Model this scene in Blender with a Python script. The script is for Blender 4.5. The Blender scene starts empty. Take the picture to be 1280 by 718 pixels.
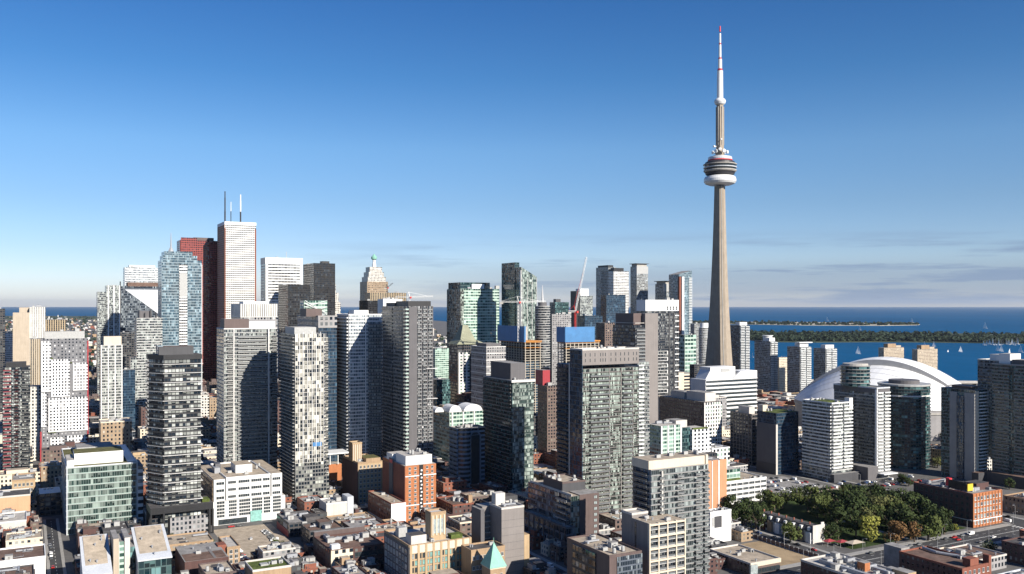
import bpy, math, random
from mathutils import Vector
R = math.radians
# ------------------------------------------------------------------ camera, sky, sun, exposure
SC = bpy.context.scene
COL = SC.collection
H, F, HOR = 157.0, 1120.0, 382.0          # eye height (m), focal length and horizon row of the 1280 px photo
TH = R(28.5)                               # street grid turned from the view axis
CT, ST = math.cos(TH), math.sin(TH)
cam = bpy.data.cameras.new('camera'); camo = bpy.data.objects.new('camera', cam); COL.objects.link(camo)
camo.location = (0, 0, H); camo.rotation_euler = (R(90), 0, 0)
cam.sensor_width = 36; cam.lens = 36 * F / 1280; cam.shift_y = 23 / 1280
cam.clip_start = 1; cam.clip_end = 500000
SC.camera = camo
SUN_AZ, SUN_EL = R(44), R(27)              # azimuth from +X towards the camera, elevation
sv = Vector((math.cos(SUN_AZ) * math.cos(SUN_EL), -math.sin(SUN_AZ) * math.cos(SUN_EL), math.sin(SUN_EL)))
sl = bpy.data.lights.new('sun', 'SUN'); so = bpy.data.objects.new('sun', sl); COL.objects.link(so)
sl.energy = 5.0; sl.angle = R(0.5); sl.color = (1.0, 0.93, 0.82)
so.rotation_euler = (-sv).to_track_quat('-Z', 'Y').to_euler(); so.location = (300, -300, 900)
W = bpy.data.worlds.new('World'); SC.world = W; W.use_nodes = True
SC.view_settings.view_transform = 'Standard'; SC.view_settings.look = 'None'
SC.view_settings.exposure = 0.74; SC.view_settings.gamma = 1; SC.view_settings.use_curve_mapping = False
SC.cycles.max_bounces = 5; SC.cycles.diffuse_bounces = 1; SC.cycles.glossy_bounces = 3

class NT:
    def __init__(s, tree): s.t = tree; s.t.nodes.clear()
    def n(s, typ, **kw):
        x = s.t.nodes.new(typ)
        for k, v in kw.items(): setattr(x, k, v)
        return x
    def put(s, sock, v):
        if isinstance(v, bpy.types.NodeSocket): s.t.links.new(v, sock)
        elif v is not None:
            try: sock.default_value = v
            except Exception: sock.default_value = (*v, 1.0)
    def m(s, op, a, b=None, c=None, clamp=False):
        x = s.n('ShaderNodeMath', operation=op, use_clamp=clamp)
        for i, v in enumerate((a, b, c)): s.put(x.inputs[i], v)
        return x.outputs[0]
    def mix(s, f, a, b, mode='MIX'):
        x = s.n('ShaderNodeMix', data_type='RGBA', blend_type=mode)
        s.put(x.inputs[0], f); s.put(x.inputs[6], a); s.put(x.inputs[7], b)
        return x.outputs[2]
    def vec(s, a, b, c):
        x = s.n('ShaderNodeCombineXYZ')
        for i, v in enumerate((a, b, c)): s.put(x.inputs[i], v)
        return x.outputs[0]
    def sep(s, v):
        x = s.n('ShaderNodeSeparateXYZ'); s.put(x.inputs[0], v); return x.outputs
    def noise(s, v, scale, detail=3, rough=.55):
        x = s.n('ShaderNodeTexNoise'); s.put(x.inputs['Vector'], v); x.inputs['Scale'].default_value = scale
        x.inputs['Detail'].default_value = detail; x.inputs['Roughness'].default_value = rough
        return x.outputs[0]
    def rng(s, v, a, b, c=0.0, d=1.0, smooth=False):
        x = s.n('ShaderNodeMapRange', interpolation_type='SMOOTHSTEP' if smooth else 'LINEAR')
        for i, q in enumerate((v, a, b, c, d)): s.put(x.inputs[i], q)
        return x.outputs[0]

def sky():
    t = NT(W.node_tree)
    sk = t.n('ShaderNodeTexSky', sky_type='NISHITA', sun_disc=False)
    sk.sun_elevation = SUN_EL; sk.sun_rotation = math.atan2(sv.x, sv.y)
    sk.altitude = 150; sk.air_density = 1.0; sk.dust_density = 0.1; sk.ozone_density = 2.2
    tc = t.n('ShaderNodeTexCoord'); x, y, z = t.sep(tc.outputs['Generated'])
    hs = t.n('ShaderNodeHueSaturation'); hs.inputs['Saturation'].default_value = 1.12
    t.put(hs.inputs['Color'], sk.outputs[0])
    col = hs.outputs[0]
    # the clear lake air is bluer towards the horizon than the model's
    rp = t.n('ShaderNodeValToRGB'); t.put(rp.inputs[0], z); e = rp.color_ramp.elements
    stops = ((0, (.88, .96, 1.46)), (.03, (.92, 1.02, 1.45)), (.06, (.82, .94, 1.32)), (.11, (.77, .92, 1.20)), (.17, (.76, .99, 1.25)), (.245, (.46, .82, 1.15)), (.33, (.33, .69, 1.09)), (.7, (.5, .8, 1.2)))
    e[0].position, e[0].color = stops[0][0], (*stops[0][1], 1); e[1].position, e[1].color = stops[-1][0], (*stops[-1][1], 1)
    for q, c in stops[1:-1]: k = e.new(q); k.color = (*c, 1)
    col = t.mix(1.0, col, rp.outputs[0], 'MULTIPLY')
    # thin stratus low over the lake
    nv = t.noise(t.vec(t.m('MULTIPLY', x, 2.2), t.m('MULTIPLY', y, 2.2), t.m('MULTIPLY', z, 34)), 1.7, 6, .58)
    soft = t.m('MULTIPLY', t.m('MULTIPLY', t.rng(z, .03, .056, 1, 0, True), t.rng(z, .004, .016, 0, 1, True)), .62)
    right = t.rng(x, -.35, .2, 0.0, 1.0, True)
    band = t.m('MULTIPLY', t.rng(z, .052, .085, 1, 0, True), t.rng(z, -.002, .004, 0, 1, True))
    cl = t.m('MULTIPLY', t.m('MAXIMUM', t.m('MULTIPLY', t.rng(nv, .42, .62, 0, 1, True), band), soft), right)
    col = t.mix(t.m('MULTIPLY', cl, .85), col, (2.25, 3.25, 5.1))
    bg = t.n('ShaderNodeBackground'); t.put(bg.inputs[0], col); bg.inputs[1].default_value = 0.058
    o = t.n('ShaderNodeOutputWorld'); t.t.links.new(bg.outputs[0], o.inputs[0])
sky()

# ------------------------------------------------------------------ materials
MATS = {}
def newmat(name):
    m = bpy.data.materials.new(name); m.use_nodes = True
    t = NT(m.node_tree); out = t.n('ShaderNodeOutputMaterial'); p = t.n('ShaderNodeBsdfPrincipled')
    t.t.links.new(p.outputs[0], out.inputs[0]); MATS[name] = m
    return m, t, p
def plain(name, col, rough=.7, var=.25, scale=.12, metal=0.0, streak=0.0, spec=.4):
    """A painted, cast or gravelled surface with blotches, fine grain and, on walls, faint run-off streaks."""
    m, t, p = newmat(name)
    tc = t.n('ShaderNodeTexCoord'); oi = t.n('ShaderNodeObjectInfo')
    ob = tc.outputs['Object']
    off = t.n('ShaderNodeVectorMath', operation='ADD'); t.put(off.inputs[0], ob)
    k = t.m('MULTIPLY', oi.outputs['Random'], 300.0); t.put(off.inputs[1], t.vec(k, k, k))
    a = t.noise(off.outputs[0], scale, 4, .65); b = t.noise(off.outputs[0], scale * 14, 2)
    v = t.m('ADD', t.m('MULTIPLY', a, .7), t.m('MULTIPLY', b, .3))
    if streak:
        x, y, z = t.sep(off.outputs[0])
        s_ = t.noise(t.vec(t.m('MULTIPLY', x, 1.6), t.m('MULTIPLY', y, 1.6), t.m('MULTIPLY', z, .05)), .7, 3)
        v = t.m('ADD', t.m('MULTIPLY', v, 1 - streak), t.m('MULTIPLY', s_, streak))
    f = t.rng(v, .3, .7, 1 - var, 1 + var)
    c = t.n('ShaderNodeVectorMath', operation='SCALE'); c.inputs[0].default_value = col; t.put(c.inputs['Scale'], f)
    t.put(p.inputs['Base Color'], c.outputs[0]); p.inputs['Roughness'].default_value = rough
    p.inputs['Metallic'].default_value = metal; p.inputs['Specular IOR Level'].default_value = spec
    return m
def facade(name, frame, dark, light, frac=.4, wu=.12, sp=.25, spc=None, blinds=.5, tilt=.03, gl=.09, spr=.55, jitter=.5, brick=False, top=0.0, spec=.7):
    """Wall of bays and storeys: UV u counts bays, v counts storeys; every pane has its own blind, tone and lean."""
    m, t, p = newmat(name)
    uv = t.n('ShaderNodeUVMap'); oi = t.n('ShaderNodeObjectInfo'); geo = t.n('ShaderNodeNewGeometry')
    tc = t.n('ShaderNodeTexCoord')
    u, v, _ = t.sep(uv.outputs[0])
    fu, fv = t.m('FRACT', u), t.m('FRACT', v)
    cu, cv = t.m('FLOOR', u), t.m('FLOOR', v)
    seed = t.m('MULTIPLY', oi.outputs['Random'], 97.0)
    w = t.n('ShaderNodeTexWhiteNoise', noise_dimensions='3D'); t.put(w.inputs['Vector'], t.vec(cu, cv, seed))
    cr, cg, cb = t.sep(w.outputs['Color'])
    w2 = t.n('ShaderNodeTexWhiteNoise', noise_dimensions='3D'); t.put(w2.inputs['Vector'], t.vec(t.m('FLOOR', t.m('MULTIPLY', t.m('ADD', u, t.m('MULTIPLY', cv, 1.37)), .31)), cv, seed))
    pale_pane = t.m('LESS_THAN', t.m('ADD', t.m('MULTIPLY', w.outputs['Value'], .5), t.m('MULTIPLY', w2.outputs['Value'], .5)), .1 + .8 * frac)  # panes chosen at random for the paler tone
    # blinds drawn part of the way down
    bl = t.m('MULTIPLY', t.m('GREATER_THAN', fv, t.m('SUBTRACT', 1.0, t.m('MULTIPLY', cr, .8))), t.m('LESS_THAN', cg, blinds))
    big = t.noise(t.vec(t.m('MULTIPLY', u, .13), t.m('MULTIPLY', v, .16), seed), 1.0, 2)
    tone = t.rng(big, .3, .7, .65, 1.25)
    pane = t.mix(t.m('MAXIMUM', t.m('MULTIPLY', pale_pane, t.rng(cb, 0, 1, .45, 1)), t.m('MULTIPLY', bl, .7)), dark, light)
    sc = t.n('ShaderNodeVectorMath', operation='SCALE'); t.put(sc.inputs[0], pane)
    t.put(sc.inputs['Scale'], t.m('MULTIPLY', tone, t.rng(cg, 0, 1, 1 - jitter, 1 + jitter * .6)))
    # frame and spandrel
    fm = t.m('LESS_THAN', fu, wu); sm = t.m('LESS_THAN', fv, sp)
    if top: sm = t.m('MAXIMUM', sm, t.m('GREATER_THAN', fv, 1 - top))
    nz = t.noise(tc.outputs['Object'], .09, 4); nz2 = t.noise(tc.outputs['Object'], 1.3, 2)
    wv = t.rng(t.m('ADD', t.m('MULTIPLY', nz, .6), t.m('MULTIPLY', nz2, .4)), .3, .7, .78, 1.2)
    def sca(c):
        q = t.n('ShaderNodeVectorMath', operation='SCALE'); q.inputs[0].default_value = c; t.put(q.inputs['Scale'], wv); return q.outputs[0]
    fc = sca(frame); spo = sca(spc) if spc else fc
    col = t.mix(sm, sc.outputs[0], spo); col = t.mix(fm, col, fc)
    solid = t.m('MAXIMUM', fm, sm)
    t.put(p.inputs['Base Color'], col)
    t.put(p.inputs['Roughness'], t.rng(solid, 0, 1, gl, spr))
    t.put(p.inputs['Specular IOR Level'], t.rng(solid, 0, 1, spec, .3))
    nn = t.n('ShaderNodeVectorMath', operation='SUBTRACT'); t.put(nn.inputs[0], w.outputs['Color']); nn.inputs[1].default_value = (.5, .5, .5)
    ns = t.n('ShaderNodeVectorMath', operation='SCALE'); t.put(ns.inputs[0], nn.outputs[0]); t.put(ns.inputs['Scale'], t.m('MULTIPLY', t.m('SUBTRACT', 1.0, solid), tilt * 2))
    na = t.n('ShaderNodeVectorMath', operation='ADD'); t.put(na.inputs[0], geo.outputs['Normal']); t.put(na.inputs[1], ns.outputs[0])
    nr = t.n('ShaderNodeVectorMath', operation='NORMALIZE'); t.put(nr.inputs[0], na.outputs[0])
    t.put(p.inputs['Normal'], nr.outputs[0])
    return m

# walls, roofs, small metal
for a in [('white_panel', (.68, .68, .67), .6, .1), ('concrete', (.36, .34, .31), .85, .2), ('pale_concrete', (.5, .47, .43), .85, .16),
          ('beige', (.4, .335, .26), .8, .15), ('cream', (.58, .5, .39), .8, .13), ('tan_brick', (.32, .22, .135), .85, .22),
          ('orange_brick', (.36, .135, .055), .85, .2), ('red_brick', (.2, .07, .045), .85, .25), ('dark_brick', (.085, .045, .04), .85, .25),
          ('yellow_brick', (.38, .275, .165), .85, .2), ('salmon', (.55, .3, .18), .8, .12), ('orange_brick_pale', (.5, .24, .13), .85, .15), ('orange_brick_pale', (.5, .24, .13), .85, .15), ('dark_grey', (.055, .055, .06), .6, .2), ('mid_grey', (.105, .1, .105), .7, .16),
          ('warm_grey', (.2, .18, .17), .75, .14), ('black_metal', (.018, .018, .02), .45, .3), ('brown_panel', (.1, .07, .065), .6, .2), ('light_metal', (.5, .52, .55), .4, .15),
          ('red_panel', (.3, .03, .04), .5, .15), ('white_slab', (.56, .55, .53), .7, .14), ('grey_slab', (.3, .29, .28), .8, .16),
          ('tower_concrete', (.3, .25, .195), .85, .2), ('tan_concrete', (.4, .36, .3), .85, .2), ('green_copper', (.2, .42, .33), .7, .18), ('old_copper', (.24, .245, .17), .75, .25)]:
    plain(*a[:2], rough=a[2], var=a[3] * 1.25, streak=.4)
for a in [('roof_tan', (.37, .31, .24), .3), ('roof_grey', (.26, .25, .24), .3), ('roof_dark', (.085, .08, .08), .4), ('roof_pale', (.42, .395, .36), .25),
          ('roof_brown', (.15, .1, .08), .35), ('roof_green', (.12, .115, .05), .5), ('roof_moss', (.085, .11, .03), .6)]:
    plain(a[0], a[1], rough=.95, var=a[2] * 1.4, scale=.22, spec=.15)
plain('dome_white', (.74, .74, .73), .6, .14, .05, streak=.4); plain('pod_white', (.66, .66, .65), .4, .06); plain('signal_red', (.55, .04, .05), .5, .1)
plain('screen_blue', (.05, .17, .36), .55, .18); plain('timber_orange', (.5, .22, .05), .8, .3, .6); plain('crane_white', (.78, .77, .74), .5, .1); plain('crane_red', (.55, .05, .04), .5, .15)
plain('dish_white', (.8, .8, .79), .45, .05); plain('unit_pale', (.36, .36, .35), .5, .2, .8); plain('unit_dark', (.1, .1, .11), .6, .3, .8); plain('duct_metal', (.3, .31, .33), .4, .2, .6)
plain('sail_cloth', (.85, .85, .83), .7, .04); plain('hull_white', (.8, .8, .8), .35, .04); plain('tyre', (.02, .02, .02), .8, .2); plain('car_glass', (.02, .025, .03), .08, .1, spec=.7)
plain('yellow_paint', (.6, .42, .04), .5, .1); plain('road_paint', (.7, .7, .66), .8, .2); plain('awning_red', (.26, .035, .045), .7, .2); plain('awning_tan', (.45, .38, .3), .8, .1)
plain('mast_black', (.03, .03, .035), .5, .2); plain('pole_grey', (.45, .45, .45), .5, .1); plain('sign_green', (.02, .3, .13), .5, .05)
plain('window_glass', (.03, .04, .045), .07, .5, .6, spec=.8); plain('window_teal', (.22, .42, .38), .12, .4, .7, spec=.6); plain('window_pale', (.3, .34, .34), .1, .5, .7, spec=.6)
plain('window_orange', (.5, .24, .06), .4, .3)

D1, D2, D3 = (.011, .018, .027), (.012, .027, .036), (.01, .02, .038)      # near-black, greenish, navy glass
PALE, TEAL, WHITE = (.42, .46, .43), (.24, .36, .33), (.6, .6, .56)
facade('condo_grey_glass', (.22, .22, .22), D1, PALE, .5, .1, .2, blinds=.6)
facade('condo_white_glass', (.36, .37, .36), D1, PALE, .36, .14, .18, blinds=.55)
facade('condo_black_glass', (.02, .02, .022), D1, (.5, .52, .48), .46, .16, .24, blinds=.4, jitter=.55)
facade('mottled_panel', (.5, .48, .43), D1, (.58, .56, .49), .52, .12, .1, blinds=.35, jitter=.65)
facade('mottled_grey', (.16, .16, .155), D1, (.5, .52, .46), .35, .2, .3, blinds=.2)
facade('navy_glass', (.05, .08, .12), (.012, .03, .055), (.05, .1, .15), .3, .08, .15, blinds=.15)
facade('blue_glass', (.27, .33, .37), (.025, .06, .085), (.24, .33, .37), .36, .1, .2, blinds=.3)
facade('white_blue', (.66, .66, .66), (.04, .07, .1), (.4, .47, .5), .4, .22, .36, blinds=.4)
facade('dark_condo', (.05, .05, .055), D1, (.3, .31, .3), .3, .16, .3, blinds=.4)
facade('grey_condo', (.08, .08, .085), D1, (.4, .4, .4), .3, .34, .26, blinds=.5)
facade('green_office', (.24, .28, .265), (.022, .04, .036), (.23, .28, .25), .5, .09, .14, blinds=.3, spc=(.3, .4, .36))
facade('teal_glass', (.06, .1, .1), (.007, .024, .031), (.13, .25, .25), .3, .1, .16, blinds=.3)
facade('teal_lit', (.12, .16, .15), (.02, .035, .033), (.36, .42, .38), .46, .1, .14, blinds=.4)  # brighter copy of the teal glass, sunlight put into the colour
facade('olive_glass', (.09, .09, .08), (.016, .02, .02), (.43, .51, .45), .44, .1, .14, blinds=.55, jitter=.6)
facade('pale_green', (.45, .55, .48), (.03, .07, .06), (.3, .45, .38), .45, .1, .4, blinds=.3, spc=(.42, .52, .45))
facade('white_panel_windows', (.72, .72, .72), D1, (.45, .45, .45), .25, .48, .4, blinds=.3)
facade('grey_punched', (.16, .16, .17), D1, (.6, .6, .6), .35, .62, .5, blinds=.3)
facade('white_stripes', (.68, .67, .65), (.03, .035, .04), (.3, .32, .34), .3, .05, .5, blinds=.2)
facade('marble_tower', (.7, .69, .66), (.03, .03, .035), (.16, .16, .16), .25, .2, .46, blinds=.2)
facade('red_granite', (.27, .055, .045), (.04, .014, .016), (.15, .045, .045), .25, .28, .36, blinds=.1)
facade('black_tower', (.014, .014, .016), (.01, .011, .014), (.05, .055, .06), .25, .2, .25, blinds=.1)
facade('vertical_white', (.6, .58, .54), (.12, .12, .12), (.3, .3, .3), .3, .62, .05)
facade('vertical_brown', (.36, .28, .18), D1, (.1, .09, .07), .3, .5, .06, blinds=.2)
facade('beige_windows', (.46, .38, .29), D1, (.42, .38, .3), .25, .5, .42, blinds=.3)
facade('pale_windows', (.56, .53, .48), D1, (.5, .5, .46), .25, .42, .4, blinds=.3)
facade('brown_windows', (.14, .1, .085), D1, (.24, .22, .18), .25, .45, .45, blinds=.2)
facade('brick_windows', (.21, .08, .05), D1, (.4, .38, .34), .3, .6, .5, blinds=.3)
facade('darkbrick_windows', (.09, .05, .045), D1, (.3, .3, .28), .25, .6, .5, blinds=.3)
facade('tan_windows', (.3, .22, .145), D1, (.4, .36, .3), .3, .55, .45, blinds=.3)
facade('cream_windows', (.62, .54, .42), D1, (.4, .4, .36), .25, .5, .45, blinds=.3)
facade('grey_windows', (.27, .26, .26), D1, (.4, .42, .42), .3, .45, .4, blinds=.3)
facade('white_grid', (.72, .7, .67), D1, (.3, .4, .34), .4, .42, .34, blinds=.3)
facade('dark_office', (.06, .055, .055), D1, (.14, .15, .15), .3, .2, .35, blinds=.2)
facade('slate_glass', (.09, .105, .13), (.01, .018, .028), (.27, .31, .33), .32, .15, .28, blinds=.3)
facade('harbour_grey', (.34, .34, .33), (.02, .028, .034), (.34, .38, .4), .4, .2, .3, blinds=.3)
facade('slate_lit', (.16, .175, .18), (.022, .03, .034), (.33, .37, .36), .42, .12, .18, blinds=.4)  # lighter slate for a sunlit front, sun put into the colour
facade('shaded_ribbon', (.2, .26, .32), (.015, .03, .045), (.1, .15, .19), .3, .06, .45, blinds=.2)  # navy tone stands in for the shade on the arch front
facade('loop_pattern', (.5, .5, .48), D1, (.55, .58, .55), .55, .3, .42, blinds=.3)
M = MATS

# ------------------------------------------------------------------ mesh helpers
class MB:
    """Collects boxes and lofts; build() links them as one mesh object."""
    def __init__(s): s.v, s.f, s.m, s.uv = [], [], [], []
    def face(s, pts, mi=0, uv=None):
        b = len(s.v); s.v += [tuple(p) for p in pts]; s.f.append(tuple(range(b, b + len(pts)))); s.m.append(mi)
        s.uv += uv if uv else [(0, 0)] * len(pts)
    def box(s, x0, x1, y0, y1, z0, z1, mi=0, top=None, nu=None, nv=None, bay=3.0, fh=3.0, z1b=None, bottom=True):
        zb = z1 if z1b is None else z1b
        P = [(x0, y0), (x1, y0), (x1, y1), (x0, y1)]; Z = [z1, zb, zb, z1]
        for i in range(4):
            a, b = P[i], P[(i + 1) % 4]; w = math.dist(a, b); n = max(1, round(w / bay))
            k = 17 * i
            s.face([(*a, z0), (*b, z0), (*b, Z[(i + 1) % 4]), (*a, Z[i])], mi,
                   [(k, z0 / fh), (k + n, z0 / fh), (k + n, Z[(i + 1) % 4] / fh), (k, Z[i] / fh)])
        s.face([(*P[i], Z[i]) for i in range(4)], mi if top is None else top)
        if bottom: s.face([(*P[i], z0) for i in (3, 2, 1, 0)], mi)
    def ring(s, x0, x1, y0, y1, t, z0, z1, mi=0):
        s.box(x0, x1, y0, y0 + t, z0, z1, mi); s.box(x0, x1, y1 - t, y1, z0, z1, mi)
        s.box(x0, x0 + t, y0 + t, y1 - t, z0, z1, mi); s.box(x1 - t, x1, y0 + t, y1 - t, z0, z1, mi)
    def loft(s, rings, mi=0, cap=True, uvs=None):
        n = len(rings[0])
        for k in range(len(rings) - 1):
            a, b = rings[k], rings[k + 1]
            for i in range(n):
                j = (i + 1) % n
                q = [(i, uvs[k]), (i + 1, uvs[k]), (i + 1, uvs[k + 1]), (i, uvs[k + 1])] if uvs else None
                s.face([a[i], a[j], b[j], b[i]], mi[k] if isinstance(mi, list) else mi, q)
        if cap:
            l = mi[-1] if isinstance(mi, list) else mi
            s.face(rings[-1], l); s.face(list(reversed(rings[0])), mi[0] if isinstance(mi, list) else mi)
    def lathe(s, prof, n=24, c=(0, 0), mi=0, cap=True):
        s.loft([[(c[0] + r * math.cos(2 * math.pi * i / n), c[1] + r * math.sin(2 * math.pi * i / n), z) for i in range(n)] for r, z in prof], mi, cap)
    def bar(s, a, b, w, mi=0, n=4, w2=None):
        a, b = Vector(a), Vector(b); d = (b - a).normalized()
        q = d.orthogonal().normalized(); r = d.cross(q); w2 = w if w2 is None else w2
        ra = [tuple(a + (q * math.cos(2 * math.pi * (i + .5) / n) + r * math.sin(2 * math.pi * (i + .5) / n)) * w) for i in range(n)]
        rb = [tuple(b + (q * math.cos(2 * math.pi * (i + .5) / n) + r * math.sin(2 * math.pi * (i + .5) / n)) * w2) for i in range(n)]
        s.loft([ra, rb], mi)
    def data(s, name, mats):
        me = bpy.data.meshes.new(name); me.from_pydata(s.v, [], s.f)
        for mm in mats: me.materials.append(M[mm] if isinstance(mm, str) else mm)
        me.polygons.foreach_set('material_index', s.m)
        uvl = me.uv_layers.new(name='UVMap'); uvl.data.foreach_set('uv', [c for p in s.uv for c in p])
        me.update(); return me
    def build(s, name, mats, parent=None, smooth=False, loc=None):
        me = s.data(name, mats if isinstance(mats, (list, tuple)) else [mats])
        if smooth: me.polygons.foreach_set('use_smooth', [True] * len(me.polygons))
        return link(name, me, parent, loc)
def link(name, data, parent=None, loc=None):
    o = bpy.data.objects.new(name, data); COL.objects.link(o)
    if parent: o.parent = parent
    if loc is not None: o.location = loc
    return o
def tag(o, label=None, cat=None, group=None, kind=None):
    if label: o['label'] = label
    if cat: o['category'] = cat
    if group: o['group'] = group
    if kind: o['kind'] = kind
    return o
def thing(name, label, cat, loc, rz=0, group=None):
    o = link(name, None, None, loc); o.rotation_euler = (0, 0, rz); o.empty_display_size = 2
    return tag(o, label, cat, group)
def at(px, py=None, Y=None, z=0.0):
    """Ground (or height z) point under a photo pixel, in metres."""
    if Y is None: Y = (H - z) * F / (py - HOR)
    return Vector(((px - 640) / F * Y, Y, z))
def g2w(gu, gw, z=0): return Vector((gu * CT - gw * ST, gu * ST + gw * CT, z))
def w2g(x, y): return (x * CT + y * ST, -x * ST + y * CT)
def px(p): return (640 + F * p[0] / p[1], HOR + (H - p[2]) * F / p[1])

FINE = {'slate_lit', 'condo_grey_glass', 'condo_white_glass', 'condo_black_glass', 'dark_condo', 'grey_condo', 'teal_glass', 'teal_lit', 'olive_glass', 'slate_glass', 'harbour_grey', 'navy_glass', 'white_blue', 'blue_glass'}
FOOT = []          # footprints in street-grid coordinates: (u0, u1, w0, w1, height, short)
UNITM = {}
def unit_mesh(k):
    if k in UNITM: return UNITM[k]
    b = MB()
    if k == 0: b.box(-1.4, 1.4, -1, 1, 0, 1.7); b.lathe([(.7, 1.7), (.7, 1.95)], 10, mi=1); b.box(-1.5, -1.0, -.6, .6, .3, .9, 1); ms = ['unit_pale', 'unit_dark']
    elif k == 1: b.box(-3, 3, -1.2, 1.2, .4, 2.6); b.box(-2.6, 2.6, -1.0, 1.0, 0, .4, 1); [b.lathe([(.8, 2.6), (.8, 2.9)], 10, (q, 0), 1) for q in (-1.8, 0, 1.8)]; ms = ['duct_metal', 'unit_dark']
    elif k == 2: b.box(-4.5, 4.5, -.5, .5, .5, 1.3); b.box(3.4, 4.5, .5, 3.0, .5, 1.3); b.box(-.3, .3, -.4, .4, 0, .5, 1); ms = ['duct_metal', 'unit_dark']
    elif k == 3: b.lathe([(.9, 0), (.9, 2.2), (.55, 2.7)], 12); b.box(-1.1, 1.1, -1.1, 1.1, 0, .3, 1); ms = ['unit_pale', 'unit_dark']
    elif k == 4: b.box(-2, 2, -1.7, 1.7, 0, 2.7); b.box(-2.1, 2.1, -1.8, 1.8, 2.7, 2.85, 1); b.box(-.5, .5, -1.75, -1.7, .1, 2.1, 1); ms = ['unit_pale', 'roof_grey']
    elif k == 6:
        for q in (-2.4, 0, 2.4): b.box(q - .9, q + .9, -1.2, 1.2, 0, .35); b.loft([[(q - .8, -1.1, .36), (q + .8, -1.1, .36), (q + .8, 1.1, .36), (q - .8, 1.1, .36)], [(q - .2, -.9, .8), (q + .2, -.9, .8), (q + .2, .9, .8), (q - .2, .9, .8)]], 1)
        ms = ['unit_pale', 'window_pale']
    elif k == 7:
        for x, y in ((-1.5, 0), (-.6, .8), (.4, -.5), (1.4, .6)): b.lathe([(.13, 0), (.13, 1.3), (.22, 1.3), (.22, 1.5)], 7, (x, y))
        b.bar((-2, -1, .3), (3, -1, .3), .12, 1, 5); b.bar((3, -1, .3), (3, 2.5, .3), .12, 1, 5); ms = ['unit_dark', 'duct_metal']
    elif k == 8: b.box(-2.6, 2.6, -2, 2, .03, .1); b.box(1, 2.2, .2, 1.2, .1, .5, 1); ms = ['roof_dark', 'unit_pale']
    elif k == 9: b.box(-3.2, 3.2, -1.6, 1.6, .03, .12); b.box(-2.6, -1.8, -1.2, -.4, .12, .9, 1); ms = ['roof_tan', 'unit_dark']
    else: b.lathe([(.35, 0), (.35, 1.1), (.6, 1.1), (.6, 1.4)], 10); ms = ['duct_metal']
    UNITM[k] = b.data('rooftop_unit', ms); return UNITM[k]

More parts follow.
